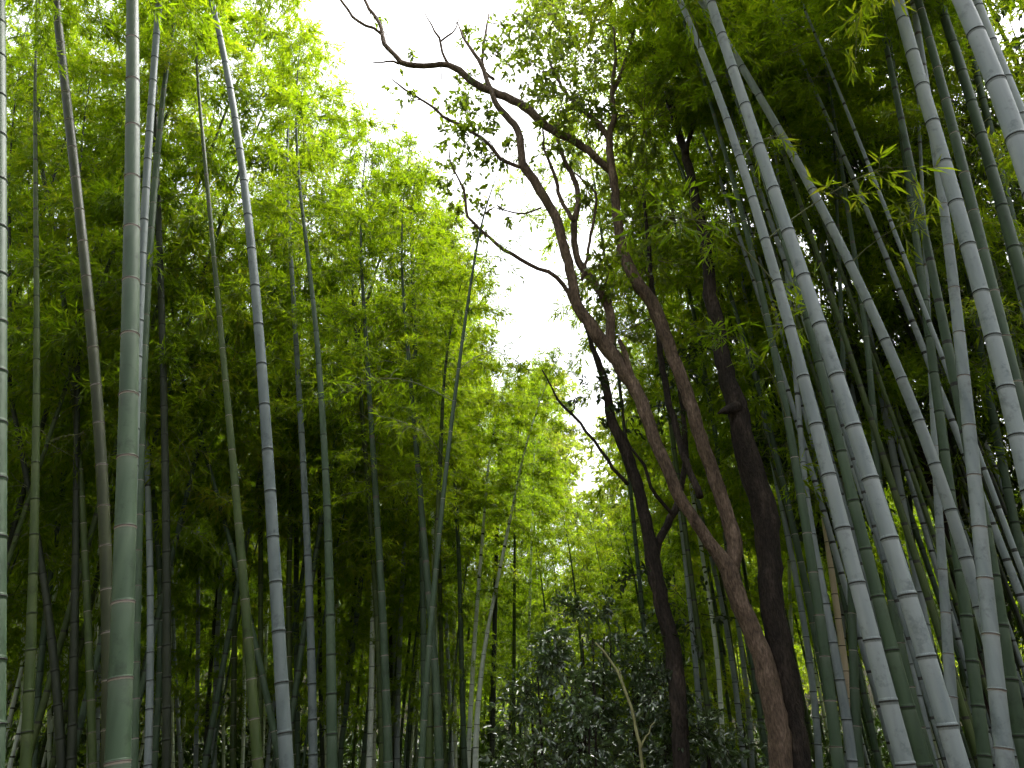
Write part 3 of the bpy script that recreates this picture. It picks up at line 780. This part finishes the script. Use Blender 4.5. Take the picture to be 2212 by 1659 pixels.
cnt = 0; tries = 0
while cnt < 46 and tries < 4000:
    tries += 1
    y = rng.uniform(8.5, 26); x = right_edge(y) + rng.uniform(0, 12) * min(1, y / 13)
    if x > .78 * y + 2 or min((x - a) ** 2 + (y - b) ** 2 for a, b in BASES) < .8: continue
    H = rng.uniform(11, 15) if y > 15 else rng.uniform(13.5, 17)
    if y < 19 and project((x - .5, y, 8.5))[0] > 1860: continue
    mm_ = (GR, OL, DK, GL, PA)[rng.choice(5, p=[.3, .25, .15, .2, .1])]
    if filler(x, y, H, rng.uniform(3.8, 6.0), (rng.normal(-.06, .018), rng.normal(0, .025)), rng.uniform(-1.2, .3),
              mm_, 'dark',
              'leafy %s bamboo filling the grove behind the leaning thick culms' % CN[mm_], 'bamboo filling the grove behind the leaning culms'): cnt += 1

# slim culms packed between the thick leaning ones, leaves only high up
cnt = 0; tries = 0
while cnt < 30 and tries < 3000:
    tries += 1
    y = rng.uniform(6.2, 11.5); u = rng.uniform(1790, 2420)
    b = at_plane(u, 1659, y)
    x = b[0] + .1
    if x < 2.9 or min((x - a_) ** 2 + (y - b_) ** 2 for a_, b_ in BASES) < .09: continue
    if project((x - .085 * 7, y, 7))[0] < 1640: continue
    mm_ = (GR, OL, DK, GL, SL)[rng.choice(5, p=[.25, .2, .15, .25, .15])]
    H = rng.uniform(13, 16)
    if filler(x, y, H, max(8.8, y * 1.05 + 1.6), (rng.normal(-.085, .014), rng.normal(0, .015)), -.5, mm_, 'dark',
              'slim %s culm packed between the thick leaning bamboo' % CN[mm_], 'slim culms between the thick leaning bamboo', dia=rng.uniform(.05, .085)): cnt += 1
# young leafy bamboo low in the grove
for (u, v, Y) in ((130, 900, 12), (430, 930, 13), (760, 900, 12.5), (1010, 1040, 14), (590, 940, 14), (930, 1000, 14.5)):
    tip = at_plane(u, v, Y); H = tip[2]
    filler(tip[0] - .2, Y, H, 2.3, (.01, 0), .5, GR, 'dark', 'young slender bamboo with leaves hanging low among older culms', 'young bamboo low in the grove', .85, True, dia=.045)

# ------------------------------------------------------------------ the far-off grove, one mass
def far_mass(name, label, spots, wide=1.15):
    V, Fa, S, A, MI = [], [], [], [], []
    off = 0
    for (x, y, H) in spots:
        z0 = float(ground_h(x, y))
        (lv, lf, ls, la), _ = LOWPLUMES[rng.integers(4)]
        hf = H * rng.uniform(.34, .46)
        k = (H - hf) / 8.5
        a = rng.uniform(0, 6.28); ca, sa = math.cos(a), math.sin(a)
        q = lv * np.array([wide, wide, k])
        q = np.stack([q[:, 0] * ca - q[:, 1] * sa + x, q[:, 0] * sa + q[:, 1] * ca + y, q[:, 2] + z0 + hf], 1)
        V.append(q); Fa.append(lf + off); S.append(ls); A.append(la); MI.append(np.zeros(len(ls), int)); off += len(q)
        zs = np.linspace(0, H, 5)
        tv, tf, tz = sweep(np.stack([x + 0 * zs, y + 0 * zs, z0 - .2 + zs], 1), .045 * (1 - .8 * zs / H), 6)
        V.append(tv); Fa.append(tf + off); S.append(tz); A.append(np.zeros(len(tv))); MI.append(np.ones(len(tz), int)); off += len(tv)
    o = link(name, mesh_np(name, np.concatenate(V), np.concatenate(Fa), np.concatenate(S), [M['bamboo_leaf'], M['green']], np.concatenate(MI), {'leafvar': np.concatenate(A)}))
    o['kind'] = 'stuff'; o['label'] = label; o['category'] = 'bamboo'
spots = []
while len(spots) < 210:
    y = rng.uniform(4, 46); x = -rng.uniform(3.5, 36)
    if y < 27 and x > -.78 * max(y, 0) - (4.5 if y > 2 else 3.2): continue
    if x > left_edge(27) - .12 * (y - 27) - 1.5: continue
    spots.append((x, y, rng.uniform(10.5, 14.5)))
far_mass('far_grove', 'far off bamboo grove closing the view behind the thickest culm', spots)
spots = []
while len(spots) < 170:
    y = rng.uniform(4, 44); x = rng.uniform(5, 36)
    if (y < 26 and x > .80 * max(y, 0) + 5.0) or (y >= 26 and x > 6):
        spots.append((x, y, rng.uniform(10.5, 14.5)))
far_mass('far_grove', 'far off bamboo grove closing the view behind the leaning culms', spots)
spots = [(rng.uniform(-3, 9), rng.uniform(34, 44), rng.uniform(5.5, 8.5)) for k in range(30)] + [(rng.uniform(-8, 16), rng.uniform(46, 64), rng.uniform(6.5, 9)) for k in range(50)]
far_mass('far_grove', 'low far off grove closing the end of the path', spots)
spots = []
while len(spots) < 110:
    a = rng.uniform(-.85, .85); d = rng.uniform(47, 82)
    x, y = 1.5 + d * math.sin(a), 8 + d * math.cos(a)
    if abs(x - 3) < 8: continue
    spots.append((x, y, rng.uniform(9, 12)))
far_mass('far_grove', 'far off grove on the added slope that hides the low horizon', spots, 1.9)

# low dark leaf mass added to blacken the gaps far back in the grove
def added_undergrowth(name, label, spots):
    B, D, L, A = [], [], [], []
    for (x, y, w, h) in spots:
        m = 330
        z0 = ground_h(x, y)
        q = norm_rows(rng.normal(0, 1, (m, 3))) * rng.uniform(.3, 1, (m, 1)) ** .5
        q[:, 2] = abs(q[:, 2])
        B.append(q * np.array([w, w, h]) + np.array([x, y, z0])); D.append(q + rng.normal(0, .6, (m, 3)))
        L.append(rng.uniform(.14, .30, m)); A.append(np.clip(rng.normal(.35, .2, m), 0, 1))
    B, D, L, A = map(np.concatenate, (B, D, L, A))
    lv, lf, ls, la = oval_leaves(B, D, L, L * .45, A)
    o = link(name, mesh_np(name, lv, lf, ls, [M['evergreen_leaf']], attr={'leafvar': la}))
    o['kind'] = 'stuff'; o['label'] = label; o['category'] = 'added_undergrowth'
sp_ = []
while len(sp_) < 480:
    a = rng.uniform(-1.05, 1.05); d = rng.uniform(21, 48)
    x, y = d * math.sin(a), d * math.cos(a)
    if abs(x - 2.5) < 1.5 and y < 30: continue
    sp_.append((x, y, rng.uniform(1.3, 2.4), rng.uniform(2.0, 4.4)))
added_undergrowth('added_undergrowth', 'dark low growth added to blacken the gaps between far bamboo culms', sp_)

# ------------------------------------------------------------------ broadleaved trees
def twig_cluster(centers, radii, nper, leaf_len, wratio, hang=.4, squash=.8):
    B, D, L, A = [], [], [], []
    paths, rad = [], []
    for c, r, nl in zip(centers, radii, nper):
        nt_ = max(3, int(nl / 11))
        d = norm_rows(rng.normal(0, 1, (nt_, 3)) * np.array([1, 1, squash]))
        rr = r * rng.uniform(.25, 1, nt_) ** .6
        tip = c + d * rr[:, None]
        st = c + d * rr[:, None] * .3 + rng.normal(0, .05 * r, (nt_, 3))
        for a, b in zip(st, tip):
            paths.append(np.array([a, (a + b) / 2 + rng.normal(0, .03, 3), b])); rad.append((.006, .002))
        m = 11
        q = rng.uniform(.3, 1.08, (nt_, m, 1))
        base = st[:, None] + (tip - st)[:, None] * q + rng.normal(0, .02, (nt_, m, 3))
        dd = d[:, None] * .7 + rng.normal(0, .7, (nt_, m, 3)) + np.array([0, 0, -hang])
        B.append(base.reshape(-1, 3)); D.append(dd.reshape(-1, 3))
        L.append(leaf_len * rng.uniform(.6, 1.25, nt_ * m)); A.append(np.clip(rng.normal(.5, .2, nt_ * m) + rng.normal(0, .12), 0, 1))
    B, D, L, A = map(np.concatenate, (B, D, L, A))
    return oval_leaves(B, D, L, L * wratio * rng.uniform(.85, 1.15, len(L)), A), thin_tubes(paths, rad)

def limb(name, parent, org, pts, Y, m, segs=12, wob=.07, dY=0.0, wmul=1.08):
    """pts: (u, v, width px) from the root of the limb outwards, on the plane Y (+dY at the tip)"""
    n = len(pts)
    P = []
    for i, (u, v, w) in enumerate(pts):
        y = Y + dY * i / max(1, n - 1)
        p = at_plane(u, v, y)
        P.append([*p, .5 * w * wmul * project(p)[2] / FPX])
    L = np.linalg.norm(np.diff(np.array(P)[:, :3], axis=0), axis=1).sum()
    Q = smooth_path(P, max(6, int(L / .12)))
    Q[:, :3] += rng.normal(0, .006, (len(Q), 3))
    v, f, s = sweep(Q[:, :3] - org, np.maximum(Q[:, 3], .004), segs, wob)
    o = link(name, mesh_np(name, v, f, s, [m], smooth=True), parent)
    return Q

def down_to_ground(pts, Y):
    (u1, v1, w1), (u0, v0, w0) = pts[0], pts[1]
    p = at_plane(u1, v1, Y); q = p + (p - at_plane(u0, v0, Y)) * .0
    q = q.copy(); q[2] = ground_h(q[0], Y) - .2
    q[0] += (p[0] - at_plane(u0, v0, Y)[0]) * .3
    u, v, _ = project(q)
    return [(u, v, w1 * 1.25)] + pts

YT = 8.3
base = at_plane(1705, 1800, YT); base[2] = ground_h(base[0], YT)
tree = thing('broadleaf_tree', 'brown many stemmed tree leaning over the path with bare limbs against white sky', 'tree', base)
org = np.array(base)
tp = [(1722, 1659, 62), (1702, 1500, 56), (1680, 1389, 50), (1668, 1306, 47), (1662, 1206, 46), (1655, 1139, 48), (1648, 1086, 48), (1621, 1003, 46), (1601, 936, 43), (1588, 870, 42), (1571, 813, 36), (1555, 736, 30), (1545, 686, 28), (1535, 636, 25), (1531, 586, 22), (1518, 500, 20), (1500, 420, 18), (1485, 350, 17), (1470, 300, 16), (1440, 200, 13), (1400, 80, 11), (1380, -60, 8)]
LIMBS = []
limb('trunk', tree, org, down_to_ground(tp, YT), YT, M['bark_dark'], 16, .09)  # shaded stem of the brown tree, its shade put in as darker bark
bp_ = [(1690, 1659, 46), (1675, 1540, 42), (1652, 1440, 40), (1625, 1373, 38), (1598, 1306, 37), (1581, 1249, 37), (1566, 1215, 34), (1545, 1186, 27), (1518, 1149, 25), (1488, 1106, 25), (1467, 1073, 25), (1437, 1003, 25), (1410, 936, 25), (1390, 880, 26), (1367, 830, 26), (1337, 786, 27), (1310, 750, 28), (1287, 720, 26), (1264, 686, 24), (1244, 650, 22), (1238, 613, 21), (1228, 570, 20), (1217, 533, 20), (1204, 477, 19), (1180, 433, 18), (1157, 397, 18), (1134, 363, 17), (1127, 333, 15), (1120, 283, 14), (1097, 253, 13), (1074, 227, 12), (1058, 190, 11), (1040, 140, 9), (1020, 110, 7), (1000, 80, 5), (990, 55, 3)]
LIMBS.append(limb('trunk', tree, org, down_to_ground(bp_, YT - .12), YT - .12, M['bark'], 16, .07))
br = [
    ('limb', [(1576, 1240, 30), (1590, 1189, 33), (1578, 1139, 31), (1563, 1093, 29), (1535, 1003, 28), (1511, 936, 28), (1491, 870, 27), (1473, 820, 27), (1457, 780, 26), (1447, 753, 26), (1424, 686, 27), (1397, 636, 26), (1370, 596, 24), (1347, 550, 22), (1334, 483, 19), (1330, 417, 18), (1321, 367, 17), (1317, 300, 14), (1327, 250, 11), (1322, 200, 9), (1330, 120, 6), (1325, 60, 4)], .0, 'bark'),
    ('limb', [(1322, 372, 15), (1297, 350, 15), (1267, 323, 16), (1230, 300, 16), (1187, 277, 17), (1154, 247, 17), (1114, 220, 17), (1070, 200, 16), (1037, 187, 15), (1014, 173, 14), (990, 150, 13), (970, 141, 12), (937, 140, 11), (904, 143, 11), (870, 137, 11), (850, 117, 10), (830, 97, 10), (824, 60, 8), (804, 27, 7), (787, 0, 6), (770, -40, 4)], .0, 'bark'),
    ('branch', [(1234, 652, 9), (1217, 613, 9), (1194, 593, 9), (1164, 580, 8), (1110, 554, 8), (1057, 513, 7), (1024, 483, 6), (1007, 460, 6), (1004, 417, 5), (990, 383, 4), (977, 360, 3), (970, 320, 2)], -.6, 'bark'),
    ('branch', [(1134, 363, 9), (1120, 360, 8), (1084, 343, 8), (1057, 313, 7), (1024, 287, 7), (990, 267, 7), (954, 250, 6), (930, 227, 5), (897, 207, 4), (870, 190, 4), (844, 170, 2)], -.5, 'bark'),
    ('limb', [(1314, 752, 18), (1320, 712, 18), (1312, 660, 17), (1290, 620, 16), (1262, 585, 15), (1247, 555, 14), (1240, 520, 14), (1240, 480, 13), (1250, 435, 12), (1244, 400, 11), (1230, 367, 10), (1213, 330, 8), (1205, 290, 6), (1212, 240, 4)], .5, 'bark'),
    ('branch', [(1239, 478, 9), (1230, 463, 9), (1207, 423, 8), (1197, 373, 7), (1177, 327, 5), (1174, 293, 4), (1168, 250, 2)], .3, 'bark'),
    ('branch', [(1256, 605, 7), (1270, 547, 6), (1284, 467, 6), (1287, 417, 5), (1264, 393, 4), (1240, 373, 3)], .2, 'bark'),
    ('branch', [(1317, 300, 12), (1300, 275, 12), (1287, 262, 11), (1250, 227, 9), (1215, 190, 7), (1190, 140, 5)], .5, 'bark'),
    ('branch', [(1322, 205, 9), (1345, 150, 8), (1370, 60, 6), (1385, -20, 4)], .4, 'bark'),
    ('branch', [(824, 72, 6), (800, 58, 6), (770, 45, 6), (737, 0, 5), (720, -30, 3)], -.2, 'bark'),
    ('twig', [(862, 137, 5), (837, 131, 4), (800, 137, 2)], -.2, 'bark'),
    ('twig', [(970, 141, 6), (955, 113, 5), (950, 85, 5), (935, 60, 4), (917, 27, 2)], -.1, 'bark'),
    ('twig', [(952, 90, 4), (970, 75, 4), (985, 63, 3), (992, 35, 2)], 0, 'bark'),
    ('branch', [(1066, 172, 7), (1045, 150, 6), (1043, 110, 6), (1050, 70, 5), (1057, 30, 3)], .3, 'bark'),
    ('branch', [(1366, 826, 11), (1360, 800, 11), (1347, 753, 10), (1337, 733, 8)], -.2, 'bark'),
    ('limb', [(1512, 1075, 15), (1490, 1020, 14), (1470, 960, 14), (1450, 886, 13), (1434, 820, 13), (1420, 703, 12), (1408, 620, 10), (1400, 520, 8), (1390, 420, 6)], .7, 'bark_dark'),
    ('branch', [(1592, 876, 26), (1572, 884, 19), (1560, 889, 11), (1553, 892, 4)], -.12, 'bark_dark'),
    ('branch', [(1170, 450, 4), (1135, 462, 4), (1090, 455, 3), (1066, 448, 2)], -.2, 'bark'),
    ('branch', [(1480, 330, 10), (1500, 240, 9), (1490, 120, 7), (1500, 0, 5)], .3, 'bark_dark'),
]
for nm_, pts, dY, m in br:
    LIMBS.append(limb(nm_, tree, org, pts, YT - .1, M[m], 9, .07, dY))
# leaf clusters of this tree: (u, v, radius m, leaves, dY)
cl = [(1005, 190, .38, 70), (1040, 250, .45, 120), (1025, 300, .40, 130), (985, 290, .40, 80), (1075, 330, .35, 70), (960, 215, .3, 50), (1060, 70, .40, 80), (1085, 130, .35, 70), (1015, 60, .3, 30), (1150, 150, .6, 220), (1180, 80, .7, 300),
      (1130, 60, .5, 150), (1210, 210, .55, 160), (1250, 130, .7, 300), (1290, 60, .8, 360), (1340, 30, .9, 420), (1260, 250, .5, 120), (1190, 300, .4, 60), (1140, 320, .35, 50), (1290, 220, .6, 200), (1000, 430, .35, 60), (1020, 470, .35, 60),
      (985, 380, .35, 50), (880, 195, .3, 40), (1090, 460, .2, 16), (1180, 240, .4, 70), (1290, 420, .4, 70), (1310, 560, .4, 80), (1330, 640, .45, 110), (1360, 480, .5, 140), (1370, 380, .6, 200), (1400, 260, .8, 320), (1420, 150, .9, 380), (1440, 480, .6, 160),
      (870, 110, .25, 16), (800, 40, .25, 16), (1400, 560, .5, 120), (1440, 40, .9, 380), (1215, 20, .7, 260), (1340, 720, .5, 90), (1160, 20, .5, 140), (1225, 330, .3, 40)]
cen = [at_plane(u, v, YT + rng.normal(.1, .35)) - org for u, v, r, n_ in cl]
(lv, lf, ls, la), (tv, tf, tz) = twig_cluster(cen, [c[2] * 1.1 for c in cl], [c[3] * 1.9 for c in cl], .09, .48)
o = link('foliage', mesh_np('tree_leaves', lv, lf, ls, [M['tree_leaf']], attr={'leafvar': la}), tree); o['kind'] = 'stuff'
allp = np.concatenate([q[:, :3] for q in LIMBS]) - org
paths, rad = [], []
for c in cen:
    j = np.argmin(np.linalg.norm(allp - c, axis=1) + rng.uniform(0, .3, len(allp)))
    a = allp[j]; mid = (a + c) / 2 + rng.normal(0, .08, 3)
    paths.append(smooth_path(np.array([a, mid, c]), 7)); rad.append((.012, .004))
v2, f2, s2 = thin_tubes(paths, rad)
o = link('twigwork', mesh_np('twigs', np.concatenate([tv, v2]), np.concatenate([tf, f2 + len(tv)]), np.concatenate([tz, s2]), [M['bark']]), tree); o['kind'] = 'stuff'

# the dark forked tree between the shrubs and the brown tree
YC = 8.9
base = at_plane(1470, 1800, YC); base[2] = ground_h(base[0], YC); org = np.array(base)
tree2 = thing('broadleaf_tree', 'dark forked tree with a thin bare side branch beside the brown many stemmed tree', 'tree', base)
cp_ = [(1472, 1659, 34), (1468, 1573, 33), (1461, 1473, 33), (1450, 1389, 31), (1430, 1306, 30), (1412, 1216, 32), (1399, 1150, 26), (1388, 1100, 25), (1378, 1053, 24), (1357, 986, 24), (1336, 940, 22), (1319, 905, 20), (1315, 870, 17), (1304, 813, 15), (1287, 770, 12), (1276, 740, 9), (1262, 700, 5), (1255, 665, 2)]
LIMBS = [limb('trunk', tree2, org, down_to_ground(cp_, YC), YC, M['bark_dark'], 14, .08)]
for nm_, pts, dY in (('limb', [(1414, 1210, 18), (1424, 1170, 17), (1440, 1138, 16), (1457, 1105, 15), (1466, 1075, 14), (1480, 1000, 12), (1478, 920, 10), (1465, 830, 8)], .5),
                     ('branch', [(1357, 1048, 8), (1335, 1022, 7), (1310, 990, 7), (1284, 953, 6), (1257, 920, 6), (1230, 890, 6), (1204, 863, 5), (1190, 830, 4), (1170, 800, 3)], -.5),
                     ('branch', [(1452, 1112, 8), (1430, 1085, 7), (1407, 1050, 7), (1395, 1010, 7), (1378, 985, 6), (1354, 950, 5), (1345, 890, 4), (1340, 830, 3)], -.3),
                     ('twig', [(1232, 892, 4), (1242, 880, 3), (1240, 862, 2)], -.2)):
    LIMBS.append(limb(nm_, tree2, org, pts, YC, M['bark_dark'], 8, .08, dY))
cl = [(1285, 860, .35, 60), (1290, 910, .3, 40), (1460, 790, .6, 150), (1420, 880, .5, 110), (1350, 900, .4, 60), (1390, 1240, .4, 60), (1500, 1330, .5, 120), (1440, 1480, .4, 130), (1480, 1560, .45, 170), (1450, 1620, .45, 160), (1440, 1400, .3, 60)]
cen = [at_plane(u, v, YC + rng.normal(0, .25)) - org for u, v, r, n_ in cl]
(lv, lf, ls, la), (tv, tf, tz) = twig_cluster(cen, [c[2] for c in cl], [c[3] for c in cl], .085, .5)
o = link('foliage', mesh_np('tree_leaves', lv, lf, ls, [M['evergreen_leaf']], attr={'leafvar': la}), tree2); o['kind'] = 'stuff'
o = link('twigwork', mesh_np('twigs', tv, tf, tz, [M['bark_dark']]), tree2); o['kind'] = 'stuff'

# whole trees standing in the grove: trunk, limbs, crown
def round_tree(label, x, y, H, cr, cz, nclus, nl, leafm, leaf_len, barkm, name='broadleaf_tree', group=None, crown_r=None):
    z0 = float(ground_h(x, y)); org = np.array([x, y, z0])
    root = thing(name, label, 'tree', org, group)
    zs = np.linspace(-.2, H * .8, 12)
    tr = np.stack([.25 * np.sin(zs * .5), .2 * np.cos(zs * .4) - .2, zs], 1)
    v, f, s = sweep(tr, .16 * (1 - .95 * np.clip(zs, 0, None) / (.8 * H)), 10, .06)
    link('trunk', mesh_np('trunk', v, f, s, [barkm], smooth=True), root)
    cen, rr = [], []
    for k in range(nclus):
        d = norm_rows(rng.normal(0, 1, (1, 3)))[0]
        p = np.array([0, 0, cz]) + d * np.array([cr, cr, H - cz]) * rng.uniform(.3, 1) ** .5
        cen.append(p); rr.append((crown_r or .7) * rng.uniform(.7, 1.3))
    for k in range(0, nclus, max(1, nclus // 7)):
        j = rng.integers(4, 11)
        P = np.array([tr[j], (tr[j] + cen[k]) / 2 + [0, 0, .2], cen[k]])
        v, f, s = sweep(smooth_path(P, 9), np.linspace(.06, .015, 9), 7, .05)
        link('limb', mesh_np('limb', v, f, s, [barkm], smooth=True), root)
    (lv, lf, ls, la), (tv, tf, tz) = twig_cluster(cen, rr, [nl] * nclus, leaf_len, .45)
    o = link('foliage', mesh_np('crown', lv, lf, ls, [leafm], attr={'leafvar': la}), root); o['kind'] = 'stuff'
    o = link('twigwork', mesh_np('twigs', tv, tf, tz, [barkm]), root); o['kind'] = 'stuff'
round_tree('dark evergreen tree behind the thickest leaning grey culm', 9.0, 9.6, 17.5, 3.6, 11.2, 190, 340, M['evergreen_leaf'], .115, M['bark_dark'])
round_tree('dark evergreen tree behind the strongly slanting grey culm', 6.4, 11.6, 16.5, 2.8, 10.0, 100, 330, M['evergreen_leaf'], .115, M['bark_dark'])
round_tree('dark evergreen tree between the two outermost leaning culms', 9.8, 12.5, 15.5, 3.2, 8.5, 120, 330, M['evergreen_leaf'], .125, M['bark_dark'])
round_tree('far yellow green tree rising over the end of the path', 1.1, 31, 18.6, 1.7, 14.5, 52, 330, M['pale_glow_leaf'], .20, M['bark'], crown_r=1.0)
round_tree('far pale tree behind the dark forked tree trunk', 5.2, 28, 14.5, 3.2, 9.5, 80, 330, M['pale_glow_leaf'], .20, M['bark'], crown_r=1.0)

# bamboo closing the end of the path
for (u, v, Y) in ((1240, 1110, 20), (1210, 1090, 17), (1180, 1130, 21), (1310, 1130, 19), (1255, 1160, 23), (1150, 1150, 18), (1370, 1090, 21), (1240, 1085, 24), (1310, 1110, 22), (1375, 1040, 20), (1400, 930, 19), (1200, 1100, 27), (1275, 1130, 18), (1340, 1120, 16), (1430, 1000, 17), (1270, 1100, 30), (1460, 900, 15)):
    tip = at_plane(u, v, Y); H = tip[2]
    filler(tip[0] + .4, Y, H, max(1.6, H * .22), (0, 0), -.4, GR, 'dark', 'bright bamboo with foliage low down closing the end of the path',
           'bamboo closing the end of the path', 1.0, True)

# ------------------------------------------------------------------ glossy shrubs
def shrub(label, x, y, H, w, nclus, nl, group=None, leafm='glossy_leaf'):
    z0 = float(ground_h(x, y)); org = np.array([x, y, z0])
    root = thing('shrub', label, 'shrub', org, group)
    cen, rr = [], []
    for k in range(nclus):
        a = rng.uniform(0, 6.28); q = rng.uniform(.1, 1) ** .5; h = rng.uniform(.15, 1)
        k2 = math.sin(math.pi * min(1, .25 + .72 * h)) ** .6
        cen.append(np.array([math.cos(a) * q * w * k2, math.sin(a) * q * w * k2, H * h])); rr.append(rng.uniform(.25, .5))
    (lv, lf, ls, la), (tv, tf, tz) = twig_cluster(cen, rr, [nl] * nclus, .085, .46, .25)
    for k in range(4):
        c = cen[k]
        P = np.array([[rng.normal(0, .08), rng.normal(0, .08), -.1], [c[0] * .4, c[1] * .4, H * .4], [c[0] * .7, c[1] * .7, H * .85]])
        v, f, s = sweep(smooth_path(P, 9), np.linspace(.03, .01, 9), 7, .05)
        link('stem', mesh_np('stem', v, f, s, [M['bark_dark']], smooth=True), root)
    o = link('foliage', mesh_np('shrub_leaves', lv, lf, ls, [M[leafm]], attr={'leafvar': la}), root); o['kind'] = 'stuff'
    o = link('twigwork', mesh_np('twigs', tv, tf, tz, [M['bark_dark']]), root); o['kind'] = 'stuff'
for (u, v, Y, w, nc, nl, lab) in (
        (1185, 1385, 10.5, .75, 26, 110, 'pale shining shrub arching beside the snapped dark stem'),
        (1260, 1290, 12.0, .85, 40, 110, 'tallest glossy leaved shrub at the end of the path'),
        (1340, 1400, 11.2, .75, 34, 110, 'dark glossy shrub behind the thin yellow stem'),
        (1250, 1500, 9.6, .6, 22, 110, 'low dark glossy shrub in front of the tallest one'),
        (1425, 1500, 9.6, .4, 18, 90, 'glossy shrub climbing around the dark forked trunk'),
        (1540, 1560, 9.8, .6, 18, 90, 'ivy leaved shrub between the forked trunk and brown trunks'),
        (1640, 1570, 10.2, .5, 14, 80, 'ivy leaved shrub behind the brown trunks'),
        (1420, 1330, 13.0, .8, 30, 110, 'mid green shrub behind the dark forked trunk')):
    tip = at_plane(u, v, Y)
    shrub(lab, tip[0], Y, tip[2], w, nc, nl)

# thin bare yellow stem arching out of the shrubs
YS = 8.8
pts = [(1389, 1659, 7), (1381, 1606, 7), (1367, 1540, 6), (1351, 1490, 6), (1324, 1433, 5), (1300, 1402, 4), (1287, 1386, 3)]
base = at_plane(1392, 1700, YS); base[2] = ground_h(base[0], YS); org = np.array(base)
ys = thing('sapling', 'thin bare yellow stem arching out of the dark glossy shrubs', 'sapling', base)
limb('stem', ys, org, down_to_ground(pts, YS), YS, M['yellow_stem'], 8, .03)
limb('twig', ys, org, [(1360, 1515, 4), (1345, 1470, 3), (1338, 1440, 2)], YS, M['yellow_stem'], 6, .03)
limb('twig', ys, org, [(1384, 1618, 4), (1402, 1580, 3), (1412, 1560, 2)], YS, M['yellow_stem'], 6, .03)
